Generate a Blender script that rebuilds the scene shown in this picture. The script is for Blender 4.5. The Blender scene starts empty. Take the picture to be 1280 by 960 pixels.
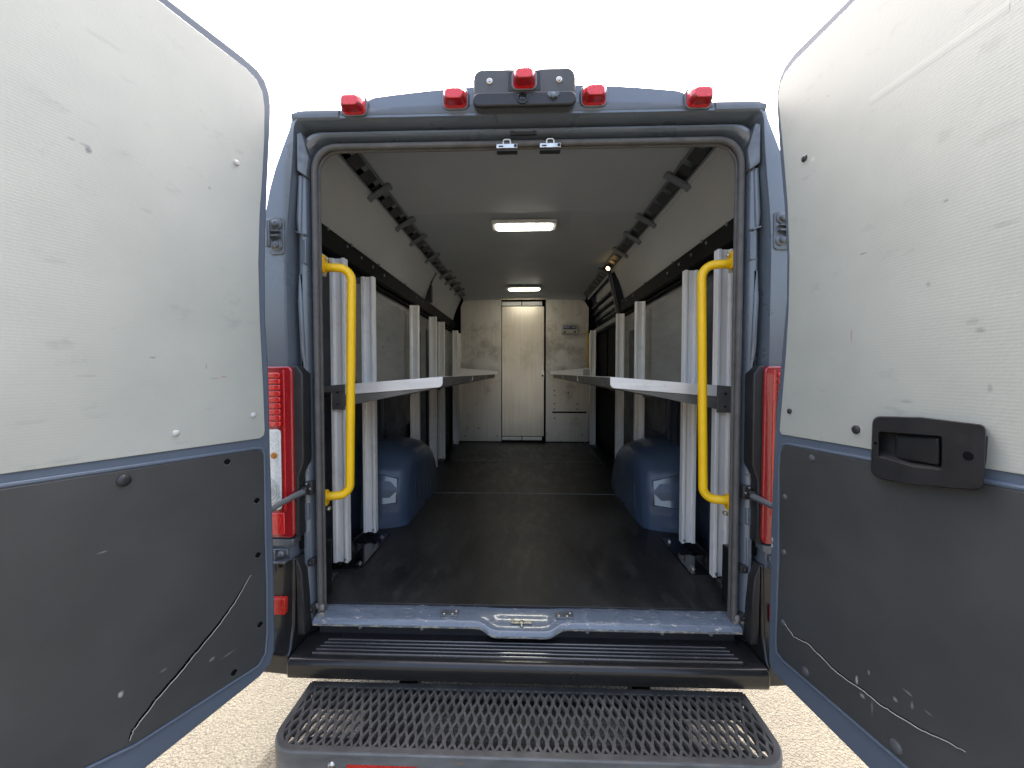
import bpy, bmesh, math, random
from mathutils import Vector, Matrix
random.seed(7)
S = bpy.context.scene
COL = S.collection
R = math.radians
# ------------------------------------------------------------------ camera, sky, sun, exposure
FPX = 480.0                                    # focal length in pixels of the 1280 wide photograph
YAW = math.atan(15 / FPX)
PITCH = math.atan(14 / FPX * math.cos(YAW))
CAM = Vector((0, -1.44, 1.535))
GROUND = -0.06
FW = Vector((-math.sin(YAW) * math.cos(PITCH), math.cos(YAW) * math.cos(PITCH), -math.sin(PITCH)))
RT = Vector((math.cos(YAW), math.sin(YAW), 0))
UP = RT.cross(FW)
cd = bpy.data.cameras.new('camera')
cd.sensor_width = 36
cd.lens = 36 * FPX / 1280
cd.clip_start, cd.clip_end = 0.02, 3000
cam = bpy.data.objects.new('camera', cd)
COL.objects.link(cam)
cam.matrix_world = Matrix(((RT.x, UP.x, -FW.x, CAM.x), (RT.y, UP.y, -FW.y, CAM.y), (RT.z, UP.z, -FW.z, CAM.z), (0, 0, 0, 1)))
S.camera = cam

SUN_EL, SUN_AZ = R(56), R(4)                   # in front of the van, a little to the right
W = bpy.data.worlds.new('World')
S.world = W
W.use_nodes = True
nt = W.node_tree
nt.nodes.clear()
sky = nt.nodes.new('ShaderNodeTexSky')
sky.sky_type = 'NISHITA'
sky.sun_disc = False
sky.sun_elevation = SUN_EL
sky.sun_rotation = SUN_AZ
sky.air_density, sky.dust_density, sky.ozone_density = 1.0, 10.0, 0.0
bg = nt.nodes.new('ShaderNodeBackground')
bg.inputs['Strength'].default_value = 0.15
wo = nt.nodes.new('ShaderNodeOutputWorld')
nt.links.new(sky.outputs[0], bg.inputs[0])
nt.links.new(bg.outputs[0], wo.inputs[0])
sl = bpy.data.lights.new('sun', 'SUN')
sl.energy, sl.angle, sl.color = 2.0, R(0.5), (1, .95, .87)
sun = bpy.data.objects.new('sun', sl)
COL.objects.link(sun)
sd = Vector((math.sin(SUN_AZ) * math.cos(SUN_EL), math.cos(SUN_AZ) * math.cos(SUN_EL), math.sin(SUN_EL)))
sun.rotation_euler = (-sd).to_track_quat('-Z', 'Y').to_euler()
sun.location = sd * 20
S.view_settings.view_transform = 'Standard'
S.view_settings.look = 'None'
S.view_settings.gamma = 1
S.view_settings.use_curve_mapping = False
S.view_settings.exposure = 2.55
S.render.engine = 'CYCLES'
S.cycles.max_bounces = 10
S.cycles.diffuse_bounces = 5
S.cycles.glossy_bounces = 4
S.cycles.use_denoising = True
S.cycles.sample_clamp_indirect = 6

# ------------------------------------------------------------------ points seen at a pixel of the photograph, on a plane of the place
def ray(x, y):
    return FW + RT * ((x - 640) / FPX) + UP * ((480 - y) / FPX)
def on_plane(x, y, p0, n):
    r = ray(x, y)
    return CAM + r * ((p0 - CAM).dot(n) / r.dot(n))
def at_y(x, y, Y):
    return on_plane(x, y, Vector((0, Y, 0)), Vector((0, 1, 0)))
def at_z(x, y, Z):
    return on_plane(x, y, Vector((0, 0, Z)), Vector((0, 0, 1)))

# ------------------------------------------------------------------ materials
def new_mat(name):
    m = bpy.data.materials.new(name)
    m.use_nodes = True
    t = m.node_tree
    return m, t, t.nodes['Principled BSDF']
def N(t, typ, **kw):
    n = t.nodes.new(typ)
    for k, v in kw.items():
        if k in n.inputs:
            n.inputs[k].default_value = v
        else:
            setattr(n, k, v)
    return n
def noise(t, scale, detail=5, stretch=(1, 1, 1), rough=.55, loc=(0, 0, 0)):
    tc = t.nodes.new('ShaderNodeTexCoord')
    mp = t.nodes.new('ShaderNodeMapping')
    mp.inputs['Scale'].default_value = stretch
    mp.inputs['Location'].default_value = loc
    n = N(t, 'ShaderNodeTexNoise', Scale=scale, Detail=detail, Roughness=rough)
    t.links.new(tc.outputs['Object'], mp.inputs[0])
    t.links.new(mp.outputs[0], n.inputs['Vector'])
    return n.outputs['Fac']
def ramp(t, src, a, b, lo=0., hi=1.):
    m = N(t, 'ShaderNodeMapRange')
    m.inputs['From Min'].default_value, m.inputs['From Max'].default_value = a, b
    m.inputs['To Min'].default_value, m.inputs['To Max'].default_value = lo, hi
    t.links.new(src, m.inputs['Value'])
    return m.outputs['Result']
def mix(t, fac, a, b):
    m = N(t, 'ShaderNodeMix', data_type='RGBA')
    if hasattr(fac, 'links'):
        t.links.new(fac, m.inputs[0])
    else:
        m.inputs[0].default_value = fac
    for i, v in ((6, a), (7, b)):
        if hasattr(v, 'links'):
            t.links.new(v, m.inputs[i])
        else:
            m.inputs[i].default_value = (*v, 1)
    return m.outputs[2]
def bump(t, b, src, strength, dist=.002, prev=None):
    n = N(t, 'ShaderNodeBump', Strength=strength, Distance=dist)
    t.links.new(src, n.inputs['Height'])
    if prev:
        t.links.new(prev, n.inputs['Normal'])
    t.links.new(n.outputs[0], b.inputs['Normal'])
    return n.outputs[0]
def math_(t, op, a, b=None):
    n = N(t, 'ShaderNodeMath', operation=op)
    for i, v in ((0, a), (1, b)):
        if v is None:
            continue
        if hasattr(v, 'links'):
            t.links.new(v, n.inputs[i])
        else:
            n.inputs[i].default_value = v
    return n.outputs[0]

def pmat(name, col, rough=.5, metal=0., var=.15, vscale=6, stretch=(1, 1, 1), bmp=0., bscale=300, coat=0., wear=None, wearc=(.4, .38, .34),
         wscale=30, rvar=.12, spec=.5):
    """a worn, uneven surface: base colour varies by noise, roughness too, optional grain bump and wear speckles"""
    m, t, b = new_mat(name)
    n = noise(t, vscale, 6, stretch)
    dark = tuple(c * (1 - var) for c in col)
    lite = tuple(min(1, c * (1 + var)) for c in col)
    c = mix(t, ramp(t, n, .3, .7), dark, lite)
    if wear:
        w = noise(t, wscale, 8, stretch, .7, (3, 1, 7))
        c = mix(t, ramp(t, w, wear, wear + .05), c, wearc)
    t.links.new(c, b.inputs['Base Color'])
    t.links.new(ramp(t, noise(t, vscale * 2.3, 5, stretch, .6, (5, 2, 1)), .3, .7, max(.03, rough - rvar), min(1, rough + rvar)), b.inputs['Roughness'])
    b.inputs['Metallic'].default_value = metal
    b.inputs['Specular IOR Level'].default_value = spec
    if coat:
        b.inputs['Coat Weight'].default_value = coat
        b.inputs['Coat Roughness'].default_value = .08
    if bmp:
        bump(t, b, noise(t, bscale, 3), bmp)
    return m

M = {}
M['paint'] = pmat('blue_grey_paint', (.112, .134, .160), .30, 0, .07, 3, coat=1, rvar=.05, wear=.735, wearc=(.25, .25, .25), wscale=18)
M['door_paint'] = pmat('door_edge_paint', (.115, .145, .188), .5, 0, .08, 4, rvar=.05, spec=.3, wear=.72, wearc=(.3, .3, .29), wscale=22)
M['sill_paint'] = pmat('worn_sill_paint', (.140, .168, .205), .30, 0, .12, 9, (1, 3, 3), coat=.6, rvar=.08, wear=.60, wearc=(.50, .46, .38), wscale=26)
M['sill_edge'] = pmat('worn_sill_edge_highlight', (.20, .22, .24), .3, .1, .2, 12, (1, 4, 4), coat=.5, wear=.50, wearc=(.52, .48, .39), wscale=30)  # edge highlight put into a paler base; the speckles are wear
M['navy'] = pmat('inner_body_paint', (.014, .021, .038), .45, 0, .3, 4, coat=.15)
M['arch'] = pmat('wheel_arch_paint', (.052, .080, .130), .36, 0, .08, 5, coat=.25, rvar=.05, spec=.35, wear=.76, wearc=(.16, .18, .2), wscale=14)
M['arch_gloss'] = pmat('wheel_arch_gloss_paint', (.058, .082, .122), .2, 0, .08, 9, coat=1, rvar=.04, spec=.8, wear=.70, wearc=(.2, .22, .24), wscale=22)
M['black'] = pmat('black_plastic', (.022, .022, .023), .42, 0, .2, 9, bmp=.06, bscale=500)
M['bumper'] = pmat('bumper_plastic', (.013, .013, .0135), .30, 0, .15, 5, rvar=.04, spec=.35, coat=.35, bmp=.04, bscale=700, wear=.80, wearc=(.08, .078, .07), wscale=20)
M['rib'] = pmat('glint_tread_rib', (.05, .05, .05), .20, 0, .1, 9, coat=1)  # rib glint partly painted: paler base than the bumper plastic, plus gloss
M['rubber'] = pmat('seal_rubber', (.095, .092, .087), .55, 0, .2, 20, wear=.68, wearc=(.16, .15, .13), wscale=30)
M['void'] = pmat('dark_cavity', (.005, .0055, .006), .8, 0, .3, 5, spec=.05)
M['beam'] = pmat('black_painted_beam', (.0025, .003, .0045), .55, 0, .3, 5, rvar=.03, spec=.06)
M['liner'] = pmat('grey_wall_liner', (.40, .41, .41), .6, 0, .06, 3, (1, .5, 1), bmp=.10, bscale=260, wear=.72, wearc=(.09, .09, .09), wscale=7)
M['midliner'] = pmat('grey_lower_liner', (.225, .23, .23), .5, 0, .16, 4, (1, .5, 2), bmp=.05, bscale=200, wear=.66, wearc=(.045, .045, .045), wscale=6)
M['ceiling'] = pmat('ceiling_liner', (.375, .395, .41), .62, 0, .05, 2, bmp=.12, bscale=420)
M['track'] = pmat('grey_track_plastic', (.13, .148, .165), .45, 0, .15, 6, bmp=.03)
M['steel'] = pmat('zinc_steel', (.62, .60, .55), .33, 1, .2, 30)
M['gunmetal'] = pmat('grey_hinge_steel', (.16, .175, .19), .42, .5, .25, 25)
M['yellow'] = pmat('yellow_powder_coat', (1.0, .585, .004), .4, 0, .05, 14, coat=.1, bmp=.03, bscale=250, wear=.73, wearc=(.45, .28, .05), wscale=40)
M['cap_white'] = pmat('white_cap', (.55, .56, .53), .45)
M['cap_grey'] = pmat('grey_cap', (.10, .105, .11), .42)
M['cap_dark'] = pmat('dark_cap', (.03, .031, .033), .4)
M['grate'] = pmat('grey_step_coating', (.105, .099, .090), .5, .1, .3, 14, bmp=.15, bscale=300, wear=.69, wearc=(.14, .12, .10), wscale=16)
M['step_dark'] = pmat('dark_step_plate', (.035, .034, .032), .6, 0, .3, 14)  # darker tone than the mesh above
M['step_frame'] = pmat('grey_step_frame', (.13, .135, .132), .5, .1, .3, 8, (1, 1, 3), bmp=.1, bscale=200, wear=.64, wearc=(.22, .15, .10), wscale=13)
M['red_tape'] = pmat('red_reflector', (.55, .03, .02), .25, 0, .2, 60)
M['plate_black'] = pmat('glossy_black_plate', (.006, .006, .007), .12, 0, .2, 20, coat=.4, rvar=.06)
M['tyre'] = pmat('tyre_rubber', (.02, .02, .02), .8, 0, .2, 20)
M['roofcap'] = pmat('faded_roof_paint', (.115, .132, .150), .5, 0, .09, 5, coat=.1)
M['housing'] = pmat('camera_housing_plastic', (.08, .083, .085), .55, 0, .12, 10, bmp=.1, bscale=500)
M['crack_lip'] = pmat('torn_plastic_lip', (.55, .54, .50), .6)
M['scratch'] = pmat('scuff_mark', (.20, .195, .18), .7)
M['brass'] = pmat('greasy_striker_steel', (.55, .50, .36), .4, .8, .4, 60, wear=.6, wearc=(.75, .74, .7), wscale=60)
M['print'] = pmat('dark_blue_print', (.02, .03, .09), .5)
M['kit'] = pmat('grey_kit_plastic', (.36, .36, .33), .45)
M['olive'] = pmat('dull_yellow_rail', (.42, .27, .03), .4)

def lens_mat(name, col, em=0.):
    m, t, b = new_mat(name)
    tc = t.nodes.new('ShaderNodeTexCoord')
    v = N(t, 'ShaderNodeTexVoronoi', Scale=120)
    t.links.new(tc.outputs['Object'], v.inputs['Vector'])
    c = mix(t, ramp(t, v.outputs['Distance'], .0, .7), tuple(k * .75 for k in col), col)
    t.links.new(c, b.inputs['Base Color'])
    b.inputs['Roughness'].default_value = .22
    b.inputs['Coat Weight'].default_value = 1
    b.inputs['Coat Roughness'].default_value = .04
    b.inputs['Subsurface Weight'].default_value = .15
    bump(t, b, v.outputs['Distance'], .25, .002)
    return m
M['lens_red'] = lens_mat('red_lamp_lens', (.78, .016, .016))
M['lens_dark'] = lens_mat('deep_red_lens', (.34, .008, .012))
M['lens_clear'] = lens_mat('clear_lamp_lens', (.88, .88, .86))
M['lens_orange'] = lens_mat('amber_bulb', (.6, .22, .03))
def glass_black():
    m, t, b = new_mat('dark_camera_glass')
    n = noise(t, 30)
    t.links.new(mix(t, n, (.008, .008, .01), (.02, .02, .022)), b.inputs['Base Color'])
    b.inputs['Roughness'].default_value = .08
    return m
M['glass'] = glass_black()
def alu(name, col, rough, grime, gcol, scale, stretch, band=False, metal=.85):
    m, t, b = new_mat(name)
    fine = noise(t, 60, 4, (1, 1, .03) if stretch else (.03, .03, 1))
    broad = noise(t, scale, 7, (1, 1, 1), .66, (2, 0, 4))
    sx = N(t, 'ShaderNodeSeparateXYZ')
    t.links.new(t.nodes.new('ShaderNodeTexCoord').outputs['Object'], sx.inputs[0])
    zd = math_(t, 'ABSOLUTE', math_(t, 'SUBTRACT', sx.outputs['Z'], 1.80))
    broad2 = math_(t, 'SUBTRACT', broad, ramp(t, zd, .05, .55, -.05, .09)) if band else broad
    c = mix(t, ramp(t, fine, .3, .7), tuple(k * .86 for k in col), col)
    c = mix(t, ramp(t, broad2, grime, grime + .16, 0, .55), c, gcol)
    spots = noise(t, 40, 6, (1, 1, .8), .7, (9, 3, 2))
    c = mix(t, ramp(t, spots, .69, .75, 0, .5), c, tuple(k * .45 for k in gcol))
    t.links.new(c, b.inputs['Base Color'])
    b.inputs['Metallic'].default_value = metal
    r = math_(t, 'ADD', ramp(t, fine, .3, .7, rough - .015, rough + .015), ramp(t, broad, .35, .65, -.03, .06))
    t.links.new(r, b.inputs['Roughness'])
    bump(t, b, broad, .05, .004)
    return m
M['alu'] = alu('mill_aluminium', (.90, .89, .86), .45, .56, (.60, .58, .54), 9, True, metal=.0)
M['tray'] = alu('tray_aluminium', (.82, .81, .78), .42, .56, (.56, .54, .50), 12, False, metal=.2)
M['gusset'] = pmat('dull_grey_bracket', (.15, .147, .138), .5, .3, .2, 12)  # bracket grey, also used to darken the shaded tray lips
M['bulk'] = alu('smudged_bulkhead_aluminium', (.64, .61, .55), .40, .48, (.24, .22, .18), 5.2, True, band=True, metal=.6)
M['bulkdoor'] = alu('polished_door_aluminium', (.70, .645, .54), .36, .52, (.50, .44, .33), 3.6, True, band=True, metal=.7)
def emit(name, col, s):
    m, t, b = new_mat(name)
    b.inputs['Base Color'].default_value = (.8, .8, .78, 1)
    n = noise(t, 8)
    t.links.new(mix(t, n, col, tuple(min(1, k * 1.03) for k in col)), b.inputs['Emission Color'])
    b.inputs['Emission Strength'].default_value = s
    return m
M['led'] = emit('lit_diffuser', (1, .93, .78), 4.4)
M['spot'] = emit('lit_courtesy_bulb', (1, .62, .22), 2.0)

def panel_mat():
    """off-white ribbed plastic sheet with faint ribs, smudges and scuffs"""
    m, t, b = new_mat('ribbed_white_sheet')
    tc = t.nodes.new('ShaderNodeTexCoord')
    wv = N(t, 'ShaderNodeTexWave', Scale=46, Distortion=1.6, Detail=4)
    wv.wave_type, wv.bands_direction = 'BANDS', 'Z'
    wv.inputs['Detail Scale'].default_value = 3
    t.links.new(tc.outputs['Object'], wv.inputs['Vector'])
    broad = noise(t, 3.2, 6, (1, 1, 1), .6)
    c = mix(t, ramp(t, broad, .3, .72), (.418, .435, .388), (.487, .502, .452))
    sm = noise(t, 9, 7, (1, 1, 2.2), .68, (4, 4, 4))
    c = mix(t, ramp(t, sm, .60, .74, 0, .40), c, (.26, .265, .25))
    sc = noise(t, 26, 9, (.5, .5, 2.4), .75, (1, 8, 3))
    c = mix(t, ramp(t, sc, .70, .73, 0, .4), c, (.20, .20, .185))
    t.links.new(c, b.inputs['Base Color'])
    t.links.new(ramp(t, broad, .3, .7, .42, .58), b.inputs['Roughness'])
    h = math_(t, 'ADD', math_(t, 'MULTIPLY', wv.outputs['Fac'], .5), math_(t, 'MULTIPLY', noise(t, 120, 6), 1.3))
    bump(t, b, h, .10, .0015)
    return m
M['white'] = panel_mat()
def abs_mat():
    m, t, b = new_mat('grained_charcoal_trim')
    c = mix(t, ramp(t, noise(t, 4, 6), .3, .7), (.051, .0535, .053), (.070, .0725, .071))
    s = noise(t, 16, 8, (1, 1, 1.2), .72, (6, 1, 2))
    c = mix(t, ramp(t, s, .70, .75, 0, .5), c, (.16, .155, .14))
    t.links.new(c, b.inputs['Base Color'])
    t.links.new(ramp(t, noise(t, 7, 5), .3, .7, .40, .54), b.inputs['Roughness'])
    v = N(t, 'ShaderNodeTexVoronoi', Scale=420)
    tc = t.nodes.new('ShaderNodeTexCoord')
    t.links.new(tc.outputs['Object'], v.inputs['Vector'])
    bump(t, b, v.outputs['Distance'], .22, .001)
    return m
M['abs'] = abs_mat()
def mat_mat():
    m, t, b = new_mat('scuffed_rubber_floor')
    broad = noise(t, 2.2, 7, (1, .6, 1), .65)
    c = mix(t, ramp(t, broad, .32, .70), (.006, .006, .006), (.030, .0285, .026))
    s = noise(t, 22, 8, (1, .35, 1), .7, (3, 3, 3))
    c = mix(t, ramp(t, s, .54, .78, 0, .42), c, (.10, .095, .085))
    sp = noise(t, 130, 3, (1, 1, 1), .6, (7, 5, 3))
    c = mix(t, ramp(t, sp, .75, .79, 0, .3), c, (.20, .19, .17))
    t.links.new(c, b.inputs['Base Color'])
    t.links.new(math_(t, 'ADD', ramp(t, broad, .3, .7, .36, .58), ramp(t, s, .35, .7, -.06, .14)), b.inputs['Roughness'])
    v = N(t, 'ShaderNodeTexVoronoi', Scale=150)
    tc = t.nodes.new('ShaderNodeTexCoord')
    t.links.new(tc.outputs['Object'], v.inputs['Vector'])
    bump(t, b, math_(t, 'ADD', v.outputs['Distance'], noise(t, 12, 4)), .25, .002)
    return m
M['floor'] = mat_mat()
def ground_mat():
    m, t, b = new_mat('pale_gravel_ground')
    tc = t.nodes.new('ShaderNodeTexCoord')
    v = N(t, 'ShaderNodeTexVoronoi', Scale=95)
    t.links.new(tc.outputs['Object'], v.inputs['Vector'])
    v2 = N(t, 'ShaderNodeTexVoronoi', Scale=38)
    t.links.new(tc.outputs['Object'], v2.inputs['Vector'])
    bw = N(t, 'ShaderNodeRGBToBW')
    t.links.new(v.outputs['Color'], bw.inputs[0])
    c = mix(t, bw.outputs[0], (.058, .054, .043), (.116, .108, .088))
    c = mix(t, ramp(t, v.outputs['Distance'], .45, .75, 0, .6), c, (.07, .062, .048))
    c = mix(t, ramp(t, noise(t, 5, 6), .35, .65, 0, .35), c, (.102, .095, .076))
    t.links.new(c, b.inputs['Base Color'])
    b.inputs['Roughness'].default_value = .9
    h = math_(t, 'SUBTRACT', math_(t, 'MULTIPLY', noise(t, 45, 5), .6), v.outputs['Distance'])
    bump(t, b, h, .8, .008)
    return m
M['ground'] = ground_mat()

# ------------------------------------------------------------------ mesh building
class MB:
    def __init__(self):
        self.v, self.f, self.m = [], [], []
    def add(self, vs, fs, mi=0):
        o = len(self.v)
        self.v += [tuple(p) for p in vs]
        self.f += [tuple(i + o for i in f) for f in fs]
        self.m += [mi] * len(fs)
        return self
    def box(self, a, b, mi=0):
        (x0, y0, z0), (x1, y1, z1) = [min(p, q) for p, q in zip(a, b)], [max(p, q) for p, q in zip(a, b)]
        return self.add([(x0, y0, z0), (x1, y0, z0), (x1, y1, z0), (x0, y1, z0), (x0, y0, z1), (x1, y0, z1), (x1, y1, z1), (x0, y1, z1)],
                        [(0, 3, 2, 1), (4, 5, 6, 7), (0, 1, 5, 4), (1, 2, 6, 5), (2, 3, 7, 6), (3, 0, 4, 7)], mi)
    def bar(self, a, b, w, h, up=(0, 0, 1), mi=0):
        """box beam of width w (across) and height h (along up) from a to b"""
        a, b, up = Vector(a), Vector(b), Vector(up)
        d = (b - a).normalized()
        s = d.cross(up).normalized() * (w / 2)
        u = s.cross(d).normalized() * (h / 2)
        vs = [p + i * s + j * u for p in (a, b) for i, j in ((-1, -1), (1, -1), (1, 1), (-1, 1))]
        return self.add(vs, [(3, 2, 1, 0), (4, 5, 6, 7), (0, 1, 5, 4), (1, 2, 6, 5), (2, 3, 7, 6), (3, 0, 4, 7)], mi)
    def prism(self, pts, d, mi=0):
        pts, d = [Vector(p) for p in pts], Vector(d)
        n = len(pts)
        return self.add(pts + [p + d for p in pts], [tuple(range(n)), tuple(range(2 * n - 1, n - 1, -1))] +
                        [(i, (i + 1) % n, n + (i + 1) % n, n + i) for i in range(n)], mi)
    def loft(self, loops, closed=True, caps=False, mi=0):
        n = len(loops[0])
        vs = [p for l in loops for p in l]
        fs = []
        for k in range(len(loops) - 1):
            for i in range(n if closed else n - 1):
                j = (i + 1) % n
                fs.append((k * n + i, k * n + j, (k + 1) * n + j, (k + 1) * n + i))
        if caps:
            fs += [tuple(range(n)), tuple((len(loops) - 1) * n + i for i in reversed(range(n)))]
        return self.add(vs, fs, mi)
    def tube(self, path, r, seg=12, mi=0, closed=False):
        path = [Vector(p) for p in path]
        n = len(path)
        loops, ref = [], None
        for i, p in enumerate(path):
            if closed:
                d = path[(i + 1) % n] - path[i - 1]
            else:
                d = path[min(i + 1, n - 1)] - path[max(i - 1, 0)]
            d.normalize()
            if ref is None:
                ref = d.orthogonal().normalized()
            ref = (ref - d * ref.dot(d)).normalized()
            q = d.cross(ref)
            rr = r[i] if isinstance(r, (list, tuple)) else r
            loops.append([p + (ref * math.cos(a) + q * math.sin(a)) * rr for a in [2 * math.pi * k / seg for k in range(seg)]])
        if closed:
            loops.append(loops[0])
        return self.loft(loops, True, not closed, mi)
    def disc(self, c, axis, prof, seg=20, mi=0):
        """lathe: prof = [(radius, along axis)...] from the base outward"""
        c, axis = Vector(c), Vector(axis).normalized()
        u = axis.orthogonal().normalized()
        w = axis.cross(u)
        loops = [[c + axis * h + (u * math.cos(a) + w * math.sin(a)) * max(r, 1e-4) for a in [2 * math.pi * k / seg for k in range(seg)]] for r, h in prof]
        return self.loft(loops, True, True, mi)
    def build(self, name, mats, parent=None, bevel=0., seg=2, angle=38, label=None):
        me = bpy.data.meshes.new(name)
        me.from_pydata(self.v, [], self.f)
        if not isinstance(mats, (list, tuple)):
            mats = [mats]
        for m in mats:
            me.materials.append(M[m])
        for p, i in zip(me.polygons, self.m):
            p.material_index = i
        bm = bmesh.new()
        bm.from_mesh(me)
        bmesh.ops.remove_doubles(bm, verts=bm.verts, dist=1e-5)
        bmesh.ops.recalc_face_normals(bm, faces=bm.faces)
        for f in bm.faces:
            f.smooth = True
        for e in bm.edges:
            if len(e.link_faces) == 2 and e.calc_face_angle(0) > R(angle):
                e.smooth = False
        bm.to_mesh(me)
        bm.free()
        o = bpy.data.objects.new(name, me)
        COL.objects.link(o)
        if parent:
            set_parent(o, parent)
        if bevel:
            b = o.modifiers.new('bevel', 'BEVEL')
            b.width, b.segments, b.limit_method, b.angle_limit = bevel, seg, 'ANGLE', R(35)
            b.harden_normals = False
        if label:
            o['label'] = label
        return o
ROOT_LOC = {}
def set_parent(o, p):
    o.parent = p
    r = p
    while r.parent:
        r = r.parent
    if p.name in ROOT_LOC:
        o.matrix_parent_inverse = Matrix.Translation(-ROOT_LOC[p.name])
def thing(name, label, cat, loc, group=None):
    o = bpy.data.objects.new(name, None)
    o.empty_display_size = .1
    COL.objects.link(o)
    o.location = loc
    ROOT_LOC[o.name] = Vector(loc)
    o['label'], o['category'] = label, cat
    if group:
        o['group'] = group
    return o
def rounded(x0, z0, x1, z1, r, n=5):
    """rounded rectangle outline in 2-D"""
    out = []
    for cx, cz, a0 in ((x1 - r, z1 - r, 0), (x0 + r, z1 - r, 90), (x0 + r, z0 + r, 180), (x1 - r, z0 + r, 270)):
        for k in range(n + 1):
            a = R(a0 + 90 * k / n)
            out.append((cx + r * math.cos(a), cz + r * math.sin(a)))
    return out
def bend(pts, r, n=6):
    """fillet the corners of a polyline"""
    pts = [Vector(p) for p in pts]
    out = [pts[0]]
    for a, b, c in zip(pts, pts[1:], pts[2:]):
        d1, d2 = (a - b).normalized(), (c - b).normalized()
        ang = d1.angle(d2)
        t = min(r / math.tan(ang / 2), (a - b).length * .49, (c - b).length * .49)
        rr = t * math.tan(ang / 2)
        cen = b + (d1 + d2).normalized() * (rr / math.sin(ang / 2))
        s, e = (b + d1 * t - cen).normalized(), (b + d2 * t - cen).normalized()
        for k in range(n + 1):
            out.append(cen + s.slerp(e, k / n) * rr)
    return out + [pts[-1]]

# ------------------------------------------------------------------ ground
gnd = MB()
gnd.add([(-900, -900, GROUND), (900, -900, GROUND), (900, 900, GROUND), (-900, 900, GROUND)], [(0, 1, 2, 3)])
g = gnd.build('ground', 'ground')
g['kind'] = 'structure'

# ------------------------------------------------------------------ the van
VAN = thing('cargo_van', 'blue-grey high-roof cargo van seen from behind with both rear doors open', 'van', (0, 2.4, GROUND))
FZ = .62                                       # load floor
def z_roof(x):
    f = max(0, min(1, (abs(x) - .56) / .09))               # the roof steps down to the flat corner caps
    f = f * f * (3 - 2 * f)
    return (2.552 - .076 * (abs(x) / .82) ** 2) * (1 - f) + 2.474 * f
WOUT = [(.3, .94), (.5, .965), (1.0, .985), (1.6, .985), (1.9, .975), (2.1, .945), (2.2, .925), (2.3, .895), (2.4, .852), (2.46, .835), (3, .7)]
def w_out(z):
    for (a, b), (c, d) in zip(WOUT, WOUT[1:]):
        if z <= c:
            return b + (d - b) * max(0, (z - a) / (c - a))
    return WOUT[-1][1]
ZB = .575
def frame_loop(w, top, r, Y, outer=0, n_side=26, n_c=10, n_top=24):
    """open loop up the right side, over the header and down the left"""
    half = []
    zc = top - r
    for k in range(n_side):
        z = ZB + (zc - ZB) * k / n_side
        half.append((w if not outer else w_out(z) + (outer - 1) * .012, z))
    for k in range(n_c + 1):
        a = R(90 * k / n_c)
        if not outer:
            half.append((w - r + r * math.cos(a), zc + r * math.sin(a)))
        else:
            f = k / n_c
            p0, p1, q = Vector((w_out(zc), zc)), Vector((w - r, z_roof(w - r))), Vector((.838, 2.472))
            p = p0 * (1 - f) ** 2 + q * 2 * f * (1 - f) + p1 * f * f
            half.append((p.x + (outer - 1) * .012, p.y + (outer - 1) * .02))
    for k in range(1, n_top // 2 + 1):
        x = (w - r) * (1 - k / (n_top // 2))
        half.append((x, top if not outer else z_roof(x) + (outer - 1) * .05))
    if not outer:
        half = [(lean(x, z) if w < .89 else x, z) for x, z in half]
    pts = [(x, Y, z) for x, z in half]
    return pts + [(-x, y, z) for x, y, z in reversed(pts[:-1])]
F = [(.90, 2.56, .20, .12, 0), (.815, 2.42, .10, .045, 0), (.785, 2.375, .085, .025, 0), (.785, 2.375, .085, .0, 0), (.797, 2.390, .09, -.002, 0),
     (.800, 2.393, .09, .022, 0), (.806, 2.399, .09, .022, 0), (.809, 2.402, .09, -.014, 0), (.814, 2.406, .09, -.022, 0), (.822, 2.411, .09, -.027, 0), (.832, 2.417, .088, -.026, 0), (.840, 2.422, .085, -.019, 0),
     (.845, 2.425, .08, -.012, 0), (.849, 2.428, .07, .014, 0), (.855, 2.434, .06, .014, 0), (.858, 2.438, .05, -.045, 0), (.862, 2.445, .045, -.060, 0), (.866, 2.452, .04, -.060, 0)]
def lean(w, z):                                 # the outer steps of the frame lean in with the body towards the roof
    f = max(0, min(1, (z - 1.95) / .5))
    return w - max(0, w - .80) * .55 * f * f * (3 - 2 * f)
loops = [frame_loop(w, t, r, y) for w, t, r, y, o in F]
loops += [frame_loop(.845, 2.456, .04, -.052, 1), frame_loop(.845, 2.456, .04, .02, 1.4), frame_loop(.845, 2.456, .04, .13, 2.0)]
body = MB()
body.loft(loops[2:], closed=False)
# body shell forward of the rear frame
SEC = [(.92, .30), (.965, .42), (.985, 1.0), (.98, 1.6), (.965, 2.0), (.935, 2.25), (.875, 2.50), (.80, 2.58), (.5, 2.63), (0, 2.65)]
def section(Y, kx=1, zt=2.65):
    h = [(x * kx, .30 + (z - .30) * (zt - .30) / 2.35) for x, z in SEC]
    return [(x, Y, z) for x, z in h] + [(-x, Y, z) for x, z in reversed(h[:-1])]
shell = [section(.13), section(2.0), section(3.6), section(4.0, 1, 2.62), section(4.5, .98, 2.3), section(5.0, .97, 1.55), section(5.5, .9, 1.1)]
body.loft(shell, closed=False)
n = len(shell[0])
body.add(shell[-1], [tuple(range(n))])
body.box((-.92, .13, .36), (.92, 5.4, .40))                # underfloor pan
body.build('body_shell', 'paint', VAN, angle=30)
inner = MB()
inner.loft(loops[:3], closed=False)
inner.build('rear_frame_inner', 'navy', VAN)

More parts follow.
